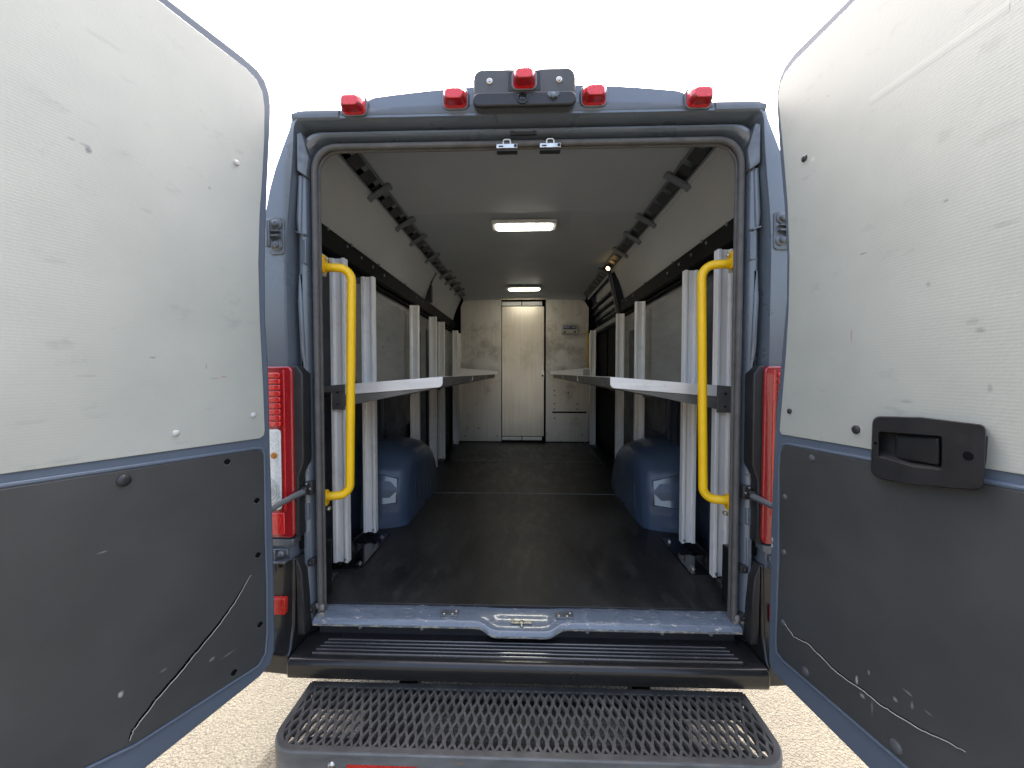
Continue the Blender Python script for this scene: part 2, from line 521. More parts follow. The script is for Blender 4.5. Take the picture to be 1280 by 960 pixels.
# rubber door seal round the opening
sp = [Vector(p) + Vector((0, -.006, 0)) for p in frame_loop(.784, 2.375, .085, .0)]
sp = [Vector((math.copysign(.784, sp[0].x), sp[0].y, .585))] + sp[1:-1] + [Vector((-.784, sp[-1].y, .585))]
inn = [Vector(p) + Vector((0, .010, 0)) for p in frame_loop(.776, 2.368, .085, .0)]
MB().tube(sp, .0115, 10).tube(inn, .007, 8).build('door_seal', 'rubber', VAN)

# header face and faded roof cap corners
hd = MB()
xs = [-.655 + 1.31 * k / 30 for k in range(31)]
hd.loft([[(x, -.0605, 2.4535) for x in xs], [(x, -.063, 2.462) for x in xs], [(x, -.045 - .0 * x, z_roof(x) - .012) for x in xs], [(x, -.02, z_roof(x) + .004) for x in xs], [(x, .1, z_roof(x) + .05) for x in xs]], closed=False)
hd.build('roof_header', 'roofcap', VAN)
for s in (-1, 1):
    c = MB()
    xx = [s * (.662 + .172 * k / 8) for k in range(9)]
    zt = lambda x: z_roof(x) + .007 - max(0, abs(x) - .80) ** 2 * 8
    c.loft([[(x, -.056, 2.442) for x in xx], [(x, -.063, 2.447) for x in xx], [(x, -.064, 2.460) for x in xx], [(x, -.058, zt(x) - .006) for x in xx], [(x, -.03, zt(x) + .003) for x in xx], [(x, .1, zt(x) + .04) for x in xx]], closed=False)
    c.prism([(s * .834, y, z) for y, z in ((-.056, 2.442), (-.063, 2.447), (-.064, 2.460), (-.056, 2.470), (-.03, 2.478), (.1, 2.5), (.1, 2.44))], (s * -.002, 0, 0))
    c.build('roof_corner_cap', 'roofcap', VAN)
    # grey corner gusset inside the frame's upper corner
    t = MB()
    t.prism([(s * .805, -.052, 2.405), (s * .824, -.052, 2.40), (s * .826, -.05, 2.27), (s * .80, -.03, 2.255), (s * .795, -.02, 2.33)], (0, .055, 0))
    t.build('corner_trim', 'gunmetal', VAN, .004)

# clearance lamps on the header
def clearance_lamp(x, z, tilt, parent, y0=-.062, k=1.):
    b = MB()
    b.loft([[(x + px * 1.16 * k, y0 + .006, z - .034 * k + pz * 1.12 * k) for px, pz in rounded(-.042, -.002, .042, .066, .02)],
            [(x + px * 1.10 * k, y0 - .006, z - .033 * k + pz * 1.06 * k) for px, pz in rounded(-.042, -.002, .042, .066, .02)]], True, True)
    base = b.build('lamp_base', 'gunmetal', parent, .002)
    l = MB()
    def ring(y, sx, z0, z1, r, dx=0):
        return [(x + dx + px * k, y, z + pz * k) for px, pz in rounded(-.042 * sx, z0, .042 * sx, z1, r)]
    l.loft([ring(y0 - .004, 1, -.032, .032, .018), ring(y0 - .018, .97, -.030, .030, .020), ring(y0 - .036, .86, -.026, .020, .018), ring(y0 - .046, .66, -.022, .010, .012)], True, True)
    for i, f in enumerate(l.f):                                      # shade of the lens underside put into a deeper red
        a_, b_, c_ = [Vector(l.v[j]) for j in f[:3]]
        if sum(l.v[j][2] for j in f) / len(f) < z - .011 * k and sum(l.v[j][1] for j in f) / len(f) < y0 - .022:
            l.m[i] = 1
    l.build('lens', ['lens_red', 'lens_dark'], base, .002)
    return base
for x, z in ((-.604, 2.482), (-.242, 2.497), (.242, 2.497), (.602, 2.482)):
    o = clearance_lamp(x, z, 0, VAN)
    o.name = 'clearance_lamp'

# camera housing with the high brake lamp
h = MB()
def hring(y, x1, z0, z1, r):
    return [(px, y, pz) for px, pz in rounded(-x1, z0, x1, z1, r, 5)]
h.loft([hring(-.04, .178, 2.448, 2.578, .03), hring(-.085, .176, 2.448, 2.574, .03), hring(-.105, .171, 2.452, 2.568, .028)], True, True)
cam_h = h.build('camera_housing', 'housing', VAN, .006, 3)
lo = MB()
lo.loft([[(px, -.098, pz) for px, pz in rounded(-.177, 2.440, .177, 2.490, .022)], [(px, -.112, pz) for px, pz in rounded(-.174, 2.442, .174, 2.486, .02)]], True, True)
lo.build('housing_cover', 'black', cam_h, .004)
q = MB()
q.box((-.056, -.107, 2.492), (.056, -.100, 2.562))
q.build('lamp_recess', 'black', cam_h, .004)
b = clearance_lamp(0, 2.525, 0, cam_h, y0=-.106, k=.92)
b.name = 'brake_lamp'
for x in (-.118, .118):
    MB().disc((x, -.104, 2.527), (0, -1, 0), [(.011, 0), (.010, .004), (.007, .006), (.006, .003), (.004, .003), (.004, .007), (.001, .008)], 16).build('housing_screw', 'steel', cam_h)
MB().disc((-.006, -.111, 2.464), (0, -1, 0), [(.020, 0), (.019, .005), (.014, .006), (.012, .002), (.011, .003), (.001, .005)], 24).build('camera_lens', 'glass', cam_h)
w = MB()
w.box((.078, -.1155, 2.470), (.118, -.111, 2.482)).disc((.098, -.112, 2.467), (0, -1, 0), [(.010, 0), (.009, .010), (.005, .012), (.001, .013)], 14)
w.box((.083, -.1165, 2.463), (.089, -.111, 2.471)).box((.107, -.1165, 2.463), (.113, -.111, 2.471))
w.build('washer_nozzle', 'gunmetal', cam_h, .0015)

# latch striker plate and chrome latch catches under the header
p = MB()
p.box((-.052, -.024, 2.398), (.045, -.014, 2.416)).disc((-.043, -.024, 2.407), (0, -1, 0), [(.005, 0), (.004, .003)], 10).disc((.036, -.024, 2.407), (0, -1, 0), [(.005, 0), (.004, .003)], 10)
p.build('header_plate', 'black', VAN, .0015)
for x in (-.063, .094):
    k = MB()
    k.box((x - .038, -.024, 2.350), (x + .038, .006, 2.366)).box((x - .038, -.018, 2.343), (x + .038, .008, 2.350), 1)
    k.tube(bend([(x - .013, -.02, 2.364), (x - .013, -.02, 2.382), (x + .013, -.02, 2.382), (x + .013, -.02, 2.364)], .007), .0035, 8)
    k.box((x - .03, -.0255, 2.354), (x - .013, -.023, 2.359), 1).disc((x + .031, -.024, 2.358), (0, -1, 0), [(.006, 0), (.005, .003), (.001, .004)], 10, 1)
    k.build('latch_catch', ['steel', 'black'], VAN, .0015)

# ---- sill
sb = MB()
ys = [(.06, .606), (.047, .612), (.02, .610), (-.004, .606), (-.022, .602), (-.033, .595), (-.038, .586), (-.036, .577), (-.02, .570)]
def hump(x):
    d = max(0, min(1, (.165 - abs(x + .01)) / .07))
    return d * d * (3 - 2 * d)
xs = [-.80 + 1.6 * k / 96 for k in range(97)]
rows = []
for j, (y, z) in enumerate(ys):
    f = j / (len(ys) - 1)
    row = []
    for x in xs:
        hh = hump(x)
        dip = max(0, min(1, (.125 - abs(x + .01)) / .03))
        rib = 0
        for rx in (.345, .50, -.40, -.28, .245):
            rib += .004 * math.exp(-((x - rx) / .010) ** 2)
        row.append((x, y - .030 * hh * min(1, f * 1.8), z - .012 * hh * min(1, f * 2) - (.006 * dip if 1 < j < 4 else 0) + (rib if 0 < j < 5 else 0)))
    rows.append(row)
sb.loft(rows[:7], closed=False)
sb.loft(rows[6:], closed=False, mi=1)
sill = sb.build('door_sill', ['sill_paint', 'sill_edge'], VAN)
k = MB()
k.box((-.048, -.022, .598), (-.036, -.010, .606)).box((-.048, -.030, .594), (.030, -.020, .602)).disc((-.008, -.028, .599), (0, 0, 1), [(.010, 0), (.009, .006), (.004, .008), (.001, .008)], 12)
k.box((-.012, -.042, .590), (-.004, -.016, .600))
k.build('sill_striker', 'brass', sill, .002)
for x in (-.285, .153):
    k = MB()
    k.box((x - .034, -.012, .604), (x + .034, .022, .613))
    for dx, dy in ((-.02, -.004), (.024, .014), (.012, -.004)):
        k.disc((x + dx, dy, .613), (0, 0, 1), [(.007, 0), (.006, .003), (.001, .004)], 10, 1)
    k.build('sill_plate', ['gunmetal', 'steel'], sill, .002)
for s in (-1, 1):                                           # worn sealer lumps where the seal meets the sill
    k = MB()
    for i in range(7):
        k.disc((s * (.782 + random.uniform(-.012, .03)), -.012 + random.uniform(-.01, .01), .596 + .007 * i + random.uniform(-.01, .01)), (random.uniform(-.5, .5), -1, random.uniform(-.3, .8)),
               [(.009, -.006), (.012, .001), (.009, .003), (.001, .004)], 7)
    k.build('corner_sealer', 'scratch', sill)

# ---- bumper with ribbed step
bp = MB()
prof = [(.03, .534), (-.03, .530), (-.085, .5275), (-.127, .526), (-.139, .5225), (-.146, .515), (-.149, .503), (-.149, .482), (-.146, .465), (-.138, .456), (-.05, .45)]
for (xa, xb) in ((-.832, .832),):
    bp.loft([[(x, y + .0 * x, z) for y, z in prof] for x in (xa, xa + .03, 0, xb - .03, xb)], closed=False)
    for x in (xa, xb):
        bp.add([(x, y, z) for y, z in prof] + [(x, .03, .45)], [tuple(range(len(prof) + 1))])
bump_o = bp.build('rear_bumper', 'bumper', VAN, .004)
for i, y in enumerate((-.047, -.0635, -.080, -.0965, -.113)):
    e = .765 - (.0 if i == 0 else .0) + i * .006 - .03
    z = .5305 - (abs(y) - .03) * .045
    MB().loft([[(x, y - .0040, z - .001), (x, y - .0030, z + .0065), (x, y + .0025, z + .0075), (x, y + .0035, z + .001)] for x in (-e, e)], True, True).build('tread_rib', 'rib', bump_o, .0022, 3)
for x in (-.63, -.39, .01, .24, .52, .70):
    MB().disc((x, -.006, .556), (0, -1, .4), [(.008, 0), (.008, .004), (.004, .007), (.001, .007)], 10).build('bumper_bolt', 'gunmetal', bump_o)
MB().box((-.79, -.006, .52), (.79, .012, .585)).build('bumper_back_strip', 'black', bump_o, .002)
for s in (-1, 1):
    e = MB()
    pl = [(.838, -.125), (.96, -.115), (.975, -.05), (.97, .12), (.80, .12), (.808, .01), (.832, -.02)]
    e.loft([[(s * x, y, .455) for x, y in pl], [(s * x, y - .0, .524) for x, y in pl], [(s * x, y + .012, .538) for x, y in pl],
            [(s * (x if i not in (0,) else x + .012), max(y, -.075) if y < 0 else y, .60) for i, (x, y) in enumerate(pl)],
            [(s * (x if i not in (0,) else x + .012), max(y, -.068) if y < 0 else y, .72) for i, (x, y) in enumerate(pl)],
            [(s * (x if i not in (0,) else x + .014), max(y, -.060) if y < 0 else y, .845) for i, (x, y) in enumerate(pl)]], True, True)
    e.build('bumper_corner', 'bumper', VAN, .006)
    rf = MB()
    rf.prism([(s * a, -.086, z) for a, z in rounded(.873, .648, .93, .708, .006, 3)], (0, .02, 0))
    rf.build('reflector', 'red_tape', VAN, .002)

# ---- tail lamps
for s in (-1, 1):
    hs = MB()
    hs.prism([(s * x, -.030, z) for x, z in rounded(.838, .93, .965, 1.558, .02, 4)], (0, -.048, 0))
    tl = hs.build('tail_lamp', 'lens_dark', VAN, .006, 3)
    a = MB()
    for i in range(9):
        z = 1.535 - i * .022
        a.prism([(s * x, -.076, zz) for x, zz in ((.880, z - .019), (.880, z), (.95, z), (.95, z - .019))], (0, -.010, 0))
    a.build('brake_section', 'lens_red', tl, .004)
    c = MB()
    c.prism([(s * x, -.076, z) for x, z in rounded(.882, 1.035, .955, 1.33, .012, 3)], (0, -.008, 0))
    c.build('clear_section', 'lens_clear', tl, .003)
    rr = MB()
    for rad in (.036, .026, .016, .008):
        rr.tube([(s * (.922 + rad * math.cos(R(t)) * .95), -.0855, 1.105 + rad * 1.25 * math.sin(R(t))) for t in range(0, 360, 20)], .0022, 6, closed=True)
    rr.build('reverse_reflector', 'cap_white', tl)
    MB().disc((s * .905, -.084, 1.235), (0, -1, 0), [(.012, 0), (.011, .004), (.001, .006)], 12).build('turn_bulb', 'lens_orange', tl)
    d = MB()
    d.prism([(s * x, -.076, z) for x, z in rounded(.872, .942, .955, 1.025, .008, 3)], (0, -.007, 0))
    d.build('reflector_section', 'lens_red', tl, .003)
    e = MB()
    e.prism([(s * .866, -.077, 1.545), (s * .872, -.077, 1.545), (s * .872, -.077, 1.03), (s * .866, -.077, 1.03)], (0, -.003, 0))
    e.build('lens_strip', 'lens_red', tl, .001)
    # black panel painting the shadow in the recess beside the lamp, its edge trimmed to a point low down
    k = MB()
    k.prism([(s * x, -.010, z) for x, z in ((.806, 1.53), (.826, 1.56), (.842, 1.56), (.842, .93), (.826, .93), (.826, 1.15), (.806, 1.21))], (0, -.058, 0))
    k.prism([(s * x, -.010, z) for x, z in ((.822, .80), (.842, .85), (.842, .56), (.812, .56), (.816, .7))], (0, -.056, 0))  # lower piece: black inner face by the bumper corner
    k.build('shadow_recess_panel', 'black', VAN, .004)
    # pressed grey brackets and body boss under the lamp
    m = MB()
    m.box((s * .845, -.075, .900), (s * .965, -.02, .924)).box((s * .87, -.07, .862), (s * .95, -.02, .886)).disc((s * .893, -.07, .868), (0, -1, 0), [(.013, 0), (.012, .008), (.006, .011), (.001, .012)], 12)
    m.build('lamp_bracket', 'gunmetal', VAN, .003)
    q = MB()
    q.prism([(s * x, -.024, z) for x, z in rounded(.832, .865, .850, .915, .008, 4)], (0, -.005, 0))
    q.build('body_slot', 'void', VAN)
    # pressed steps in the door frame: raised pads
    for (z0, z1, x0, x1, dy) in ((1.94, 2.03, .775, .795, .007), (1.50, 1.90, .790, .797, .006), (.98, 1.04, .78, .80, .007), (.80, .93, .782, .797, .008), (1.15, 1.33, .785, .800, .006)):
        f = MB()
        f.loft([[(s * (a + .034), -.012, b) for a, b in rounded(x0 - .004, z0 - .006, x1 + .004, z1 + .006, .006, 3)], [(s * (a + .034), -dy - .022, b) for a, b in rounded(x0, z0, x1, z1, .005, 3)]], True, True)
        f.build('frame_pressing', 'paint', VAN, .002)
    for z in (1.205, 1.165):
        MB().disc((s * .815, -.021, z), (0, -1, 0), [(.005, 0), (.0045, .004), (.001, .005)], 8).build('frame_rivet', 'steel', VAN)
    for z in (.815, .635):
        f = MB()
        f.box((s * .795, -.03, z - .014), (s * .822, .0, z + .014)).disc((s * .808, -.03, z), (0, -1, 0), [(.008, 0), (.007, .006), (.001, .007)], 10)
        f.build('rubber_buffer', 'black', VAN, .003)
    f = MB()
    f.tube([(s * .826, -.024, 2.26), (s * .832, -.026, 2.10), (s * .832, -.026, 2.05)], [.008, .010, .006], 10)
    f.tube([(s * .834, -.024, 1.90), (s * .832, -.026, 1.80), (s * .826, -.026, 1.62), (s * .822, -.02, 1.54)], [.004, .010, .009, .004], 10)
    f.loft([[(s * a_, -.018, z_) for a_, z_ in ((.808, 2.042), (.842, 2.052), (.846, 2.060), (.808, 2.050))], [(s * a_, -.036, z_) for a_, z_ in ((.811, 2.043), (.840, 2.052), (.843, 2.057), (.811, 2.048))]], True, True)
    f.build('frame_ridge', 'paint', VAN)
    # upper hinge
    zc = 2.035
    f = MB()
    f.prism([(s * a_, -.040, z_) for a_, z_ in rounded(.868, zc - .072, .926, zc + .062, .014, 3)], (0, -.024, 0)).box((s * .88, -.080, zc - .012), (s * .94, -.060, zc - .004)).box((s * .88, -.080, zc + .006), (s * .93, -.060, zc + .012))
    for dz in (.036, -.040):
        f.disc((s * .893, -.064, zc + dz), (0, -1, 0), [(.020, 0), (.020, .004), (.012, .005), (.012, .013), (.008, .016), (.001, .016)], 14)
    f.tube([(s * .915, -.08, zc - .05), (s * .915, -.08, zc + .045)], .008, 10)
    f.build('hinge', 'gunmetal', VAN, .002)
    zc = .845
    f = MB()
    f.box((s * .866, -.06, zc - .045), (s * .91, -.036, zc + .03)).tube([(s * .915, -.08, zc - .04), (s * .915, -.08, zc + .04)], .008, 10).box((s * .866, -.095, zc - .004), (s * .93, -.046, zc + .004))
    f.build('hinge', 'gunmetal', VAN, .002)
    # door check strap
    f = MB()
    f.box((s * .795, -.035, 1.075), (s * .832, -.0, 1.125)).box((s * .803, -.062, 1.082), (s * .826, -.03, 1.112))
    ck = f.build('check_bracket', 'black', VAN, .004)
    f = MB()
    for dx, dz in ((.004, .018), (.012, -.018), (-.010, .0)):
        f.disc((s * (.812 + dx), -.036, 1.10 + dz), (0, -1, 0), [(.005, 0), (.004, .003), (.001, .004)], 8)
    f.build('bracket_screw', 'steel', ck)
    f = MB()
    f.tube([(s * .815, -.055, 1.095), (s * .832, -.085, 1.088), (s * .862, -.13, 1.072), (s * .895, -.18, 1.045)], [.013, .011, .010, .010], 8)
    f.build('check_strap', 'cap_grey', ck)

# ------------------------------------------------------------------ cargo bay lining
Y1 = 3.6
fl = MB()
for a, b in ((.045, 1.443), (1.447, 2.492), (2.496, 3.62)):
    fl.box((-.925, a, .60), (.925, b, FZ - .0005 * a))
floor_o = fl.build('rubber_floor', 'floor', VAN, .0025)
for y in (1.445, 2.494):
    MB().box((-.70, y - .004, FZ - .006), (.745, y + .005, FZ + .003)).build('floor_seam', 'cap_grey', floor_o, .001)
ce = MB()
cx = [-.80 + 1.6 * k / 16 for k in range(17)]
cz = lambda x, d=0: 2.537 + .012 * (1 - (x / .8) ** 2) - d
ce.loft([[(x, y, cz(x, d)) for x in cx] for y, d in ((.14, .0), (1.0, 0), (1.006, .0006), (1.012, .0006), (1.018, 0), (3.3, 0), (3.48, .006), (3.56, .03), (3.6, .06))], closed=False)
ce.build('ceiling_liner', 'ceiling', VAN)
for s in (-1, 1):
    X = lambda x: s * x
    # lower wall: dark painted body with pressed pillars
    lw = MB()
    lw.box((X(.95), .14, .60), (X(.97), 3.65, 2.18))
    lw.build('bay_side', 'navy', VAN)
    pr = MB()
    for y0, y1, z0, z1, x in ((.30, .50, .62, 1.43, .925), (1.72, 1.95, .62, 1.9, .915), (1.0, 1.06, 1.0, 1.45, .925), (2.20, 2.42, .62, 1.95, .92)):
        pr.prism([(X(.952), y0 - .03, z0), (X(x), y0, z0), (X(x), y1, z0), (X(.952), y1 + .03, z0)], (0, 0, z1 - z0))
    for y0, y1, z0, z1 in ((1.1, 1.68, 1.12, 1.40), (.52, .74, .9, 1.40), (2.0, 2.18, .8, 1.4)):
        pr.prism([(X(.952), y, z) for y, z in rounded(y0, z0, y1, z1, .05, 4)], (X(-.02), 0, 0))
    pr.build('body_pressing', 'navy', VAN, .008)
    mp = MB()
    for y0, y1 in ((.66, 1.78), (1.80, 2.40)) if s > 0 else ((.66, 1.78), (1.80, 2.52), (2.54, 3.55)):
        mp.prism([(X(.93), y, z) for y, z in rounded(y0, 1.47, y1, 2.068, .05, 5)], (X(.012), 0, 0))
    mp.build('side_liner', 'midliner', VAN, .003)
    # black load beam with bolts and a rolled lip
    bm_ = MB()
    y_end = 2.18 if s > 0 else 3.56
    bm_.prism([(X(.95), .14, 2.075), (X(.905), .14, 2.085), (X(.893), .14, 2.10), (X(.893), .14, 2.195), (X(.905), .14, 2.205), (X(.95), .14, 2.215)], (0, y_end - .14, 0))
    bm_.prism([(X(.93), .14, 2.066), (X(.90), .14, 2.070), (X(.897), .14, 2.056), (X(.93), .14, 2.050)], (0, y_end - .14, 0))
    be = bm_.build('load_beam', 'beam', VAN, .004)
    for y, z in ((.30, 2.19), (.49, 2.172), (.54, 2.195), (.66, 2.165), (.82, 2.16), (.92, 2.198), (1.0, 2.155), (1.45, 2.198), (1.75, 2.165), (1.95, 2.165), (2.1, 2.19)):
        MB().disc((X(.893), y, z), (-s, 0, 0), [(.009, -.002), (.009, .003), (.005, .006), (.001, .006)], 10).build('beam_bolt', 'gunmetal', be)
    # upper sloping liner and the pale edge strip
    up = MB()
    e1 = 2.15
    seg = ((.14, e1), (e1 + .06, 3.56)) if s < 0 else ((.14, e1),)
    for a, b in seg:
        up.prism([(X(.925), a, 2.215), (X(.905), a, 2.29), (X(.868), a, 2.39), (X(.822), a, 2.478), (X(.834), a, 2.484), (X(.88), a, 2.394), (X(.94), a, 2.22)], (0, b - a, 0))
    up.build('upper_liner', 'liner', VAN, .003)
    ed = MB()
    ed.prism([(X(.822), .14, 2.470), (X(.812), .14, 2.492), (X(.826), .14, 2.498), (X(.834), .14, 2.478)], (0, 3.4, 0))
    ed.build('edge_strip', 'liner', VAN, .002)
    # pillar trim between the liners
    if s < 0:
        MB().box((X(.93), e1 + .002, 2.20), (X(.865), e1 + .058, 2.36)).build('pillar_trim', 'black', VAN, .006)
        MB().tube([(X(.87), e1 + .03, 2.40), (X(.88), e1 - .02, 2.3), (X(.9), e1 + .02, 2.2), (X(.91), e1, 2.1)], .006, 6).build('loom_wire', 'black', VAN)
    # cargo track in the corner
    a, b = Vector((X(.815), 0, 2.494)), Vector((X(.745), 0, 2.535))
    nrm = Vector((-s * (b.z - a.z), 0, -abs(b.x - a.x))).normalized()
    tr = MB()
    def qd(y0, y1, f0, f1, d0, d1, mi=0):
        p = [a.lerp(b, f) + nrm * d for f, d in ((f0, d0), (f1, d0), (f1, d1), (f0, d1))]
        tr.prism([(v.x, y0, v.z) for v in p], (0, y1 - y0, 0), mi)
    qd(.14, 3.5, 0, 1, -.006, .0)
    qd(.14, 3.5, 0, .1, 0, .010)
    qd(.14, 3.5, .9, 1, 0, .010)
    y = .16
    while y < 3.45:
        qd(y, y + .10, .14, .86, 0, .0025, 1)
        y += .14
    trk = tr.build('cargo_track', ['track', 'black'], VAN, .0015)
    YS = (.62, 1.06, 1.36, 1.80, 2.35, 2.60, 2.85, 3.15) if s < 0 else (.55, 1.05, 1.36, 1.70, 2.3)
    for y in YS:
        cl = MB()
        for f0, f1, d0, d1, ww in ((-.30, 1.25, .010, .024, .045), (-.42, -.20, .002, .026, .05), (1.15, 1.36, .002, .026, .05), (-.46, -.34, -.012, .02, .03), (1.28, 1.4, -.012, .02, .03)):
            p = [a.lerp(b, f) + nrm * d for f, d in ((f0, d0), (f1, d0), (f1, d1), (f0, d1))]
            cl.prism([(v.x, y - ww / 2, v.z) for v in p], (0, ww, 0))
        cl.build('track_clamp', 'track', VAN, .003)
    # wheel arch
    wa = MB()
    pf = [(.755, .615), (.765, .72), (.79, .85), (.83, .96), (.90, 1.045), (1.02, 1.085), (1.2, 1.09), (1.38, 1.06), (1.52, .99), (1.63, .88), (1.70, .76), (1.73, .615)]
    prof2 = bend([(0, y, z) for y, z in pf], .12, 2)
    def ring(x, k, dz=0):
        return [(X(x), 1.23 + (p.y - 1.23) * k, .615 + (p.z - .615) * (k + dz)) for p in prof2]
    wa.loft([ring(.95, 1.045), ring(.88, 1.005), ring(.80, .962), ring(.762, .935), ring(.735, .905), ring(.712, .865), ring(.700, .82), ring(.694, .5), ring(.694, .05)], closed=False)
    arch = wa.build('wheel_arch', 'arch', VAN, angle=60)
    pd = MB()
    pad = [(.905, .745), (.755, .755), (.758, .90), (.905, .945)]
    yb = lambda z: .764 + (z - .72) * .27
    yp = lambda x, z: yb(z) + (.885 - x) * .27
    pd.loft([[(X(x), yp(x, z) + .02, z) for x, z in pad], [(X(x), yp(x, z) - .001, z) for x, z in pad], [(X(.83 + (x - .83) * .94), yp(.83 + (x - .83) * .94, .845 + (z - .845) * .94) - .009, .845 + (z - .845) * .94) for x, z in pad]], True, True)
    pd.build('arch_pad', 'arch_gloss', arch, .005)
    for i in range(5):
        y = .98 + i * .10
        MB().tube([(X(.695), y, .68), (X(.697), y + .005, .84), (X(.712), y + .02, .955)], .003, 6).build('arch_rib', 'arch', arch)
    # floor plate under the first two posts
    pl = MB()
    pl.box((X(.755), .30, FZ), (X(.905), .68, FZ + .004)).box((X(.880), .30, FZ), (X(.905), .70, FZ + .045)).box((X(.755), .30, FZ + .001), (X(.758), .68, FZ + .008))
    pt = pl.build('anchor_plate', 'plate_black', VAN, .0015)
    for y in (.345, .635):
        MB().disc((X(.785), y, FZ + .004), (0, 0, 1), [(.013, 0), (.013, .003), (.008, .004), (.008, .010), (.001, .011)], 6).build('anchor_bolt', 'steel', pt)
    MB().box((X(.86), .12, .655), (X(.80), .17, .675)).build('floor_stop', 'black', VAN, .004)

    # yellow grab rail inside the door opening
    gr = MB()
    gr.tube(bend([(X(.798), .085, 1.957), (X(.697), .105, 1.957), (X(.716), .105, 1.035), (X(.800), .075, 1.035)], .062, 8), .0172, 16)
    gr.prism([(X(.802), y, z) for y, z in rounded(.062, 1.935, .108, 2.005, .02, 4)], (X(-.007), 0, 0))
    gr.prism([(X(.802), y, z) for y, z in rounded(.052, .998, .098, 1.062, .02, 4)], (X(-.007), 0, 0))
    rail = gr.build('grab_rail', 'yellow', VAN, .0015)
    gb = MB()
    gb.tube(bend([(X(.83), .05, 2.05), (X(.812), .05, 2.045), (X(.804), .055, 1.99), (X(.808), .06, 1.92)], .02), .007, 8)
    gb.box((X(.815), .048, 1.925), (X(.803), .11, 2.01))
    gb.disc((X(.793), .085, 1.99), (-s, 0, 0), [(.009, 0), (.009, .007), (.005, .009), (.005, .018), (.001, .018)], 8)
    gb.build('rail_bracket', 'steel', rail, .0015)
    MB().disc((X(.79), .075, .985), (0, -1, 0), [(.008, -.01), (.008, .006), (.005, .008), (.001, .010)], 8).build('rail_bolt', 'brass', rail)

# sliding door side on the right: dark inner skin, ledges and a step well
sdm = MB()
sdm.box((.945, 2.25, .62), (.955, 3.55, 2.2))
sdm.prism([(.944, y, z) for y, z in rounded(2.32, 1.35, 2.85, 2.02, .06, 4)], (-.012, 0, 0)).prism([(.944, y, z) for y, z in rounded(2.92, 1.35, 3.46, 2.02, .06, 4)], (-.012, 0, 0))
sdm.prism([(.944, y, z) for y, z in rounded(2.34, .72, 3.44, 1.28, .06, 4)], (-.010, 0, 0))
sdm.build('sliding_door_skin', 'beam', VAN, .008)
sr = MB()
for z, x in ((2.18, .905), (2.26, .885), (2.34, .865)):
    sr.box((x, 2.25, z), (.95, 3.55, z + .025))
sr.prism([(.95, 2.24, 2.0), (.90, 2.24, 2.02), (.86, 2.24, 2.2), (.80, 2.24, 2.47), (.95, 2.24, 2.5)], (0, .05, 0))
sr.build('sliding_door_track', 'navy', VAN, .004)
MB().box((.875, 2.28, 2.03), (.945, 3.5, 2.075)).build('sliding_door_rail', 'gunmetal', VAN, .004)
MB().box((.775, 2.25, FZ), (.80, 3.55, FZ + .018)).build('step_edge', 'cap_dark', VAN, .004)
cl = MB()
cl.disc((.765, 2.10, 2.485), (-.6, -.5, -.6), [(.026, -.01), (.025, .006), (.016, .008)], 16).disc((.765, 2.10, 2.485), (-.6, -.5, -.6), [(.020, .006), (.016, .014), (.001, .018)], 16, 1)
cl.build('courtesy_lamp', ['black', 'spot'], VAN)
wr = MB()
wr.tube([(.80, 2.2, 2.49), (.83, 2.22, 2.40), (.85, 2.2, 2.28), (.885, 2.22, 2.15), (.90, 2.2, 2.05)], .009, 7).tube([(.79, 2.25, 2.49), (.845, 2.26, 2.36), (.87, 2.24, 2.22)], .006, 6)
wr.build('loom_wire', 'black', VAN)

# ---- ceiling lamps
for y, wid, dep in ((1.185, .445, .155), (3.12, .425, .15)):
    fr = MB()
    z = 2.542
    fr.loft([[(px, y + py, z) for px, py in rounded(-wid / 2, -dep / 2, wid / 2, dep / 2, .02)], [(px, y + py, z - .022) for px, py in rounded(-wid / 2 + .006, -dep / 2 + .006, wid / 2 - .006, dep / 2 - .006, .018)]], True, True)
    lamp = fr.build('ceiling_lamp', 'cap_white', VAN, .003)
    df = MB()
    df.loft([[(px, y + py, z - .020) for px, py in rounded(-wid / 2 + .03, -dep / 2 + .024, wid / 2 - .03, dep / 2 - .024, .015)], [(px, y + py, z - .032) for px, py in rounded(-wid / 2 + .04, -dep / 2 + .034, wid / 2 - .04, dep / 2 - .034, .012)]], True, True)
    df.build('diffuser', 'led', lamp, .003)

# ---- bulkhead
bk = MB()
cut = [(-.83, .63), (-.83, 2.40), (-.80, 2.47), (-.74, 2.505), (-.297, 2.515), (-.297, .63)]
bk.prism([(x, Y1, z) for x, z in cut], (0, .02, 0))
bk.prism([(x, Y1, z) for x, z in ((.285, .63), (.285, 2.515), (.72, 2.505), (.79, 2.46), (.84, 2.38), (.84, .63))], (0, .02, 0))
bko = bk.build('bulkhead', 'bulk', VAN, .003)
MB().box((-1.0, Y1 + .025, .55), (1.0, Y1 + .05, 2.62)).build('bulkhead_backing', 'void', bko)
dr = MB()
dr.box((-.290, Y1 + .004, .70), (.262, Y1 + .018, 2.402))
dro = dr.build('bulkhead_door', 'bulkdoor', VAN, .003)
k = MB()
k.box((-.29, Y1 - .004, .648), (-.03, Y1 + .012, .692)).box((-.02, Y1 - .004, .648), (.235, Y1 + .012, .692))
k.build('door_kick_guide', 'alu', dro, .002)
k = MB()
k.box((-.29, Y1 - .006, 2.41), (-.035, Y1 + .012, 2.462)).box((-.025, Y1 - .006, 2.41), (.235, Y1 + .012, 2.462))
k.build('door_top_guide', 'alu', dro, .002)
MB().box((-.30, Y1 - .016, 2.485), (.29, Y1 + .0, 2.507)).build('door_header', 'brass', dro, .002)
k = MB()
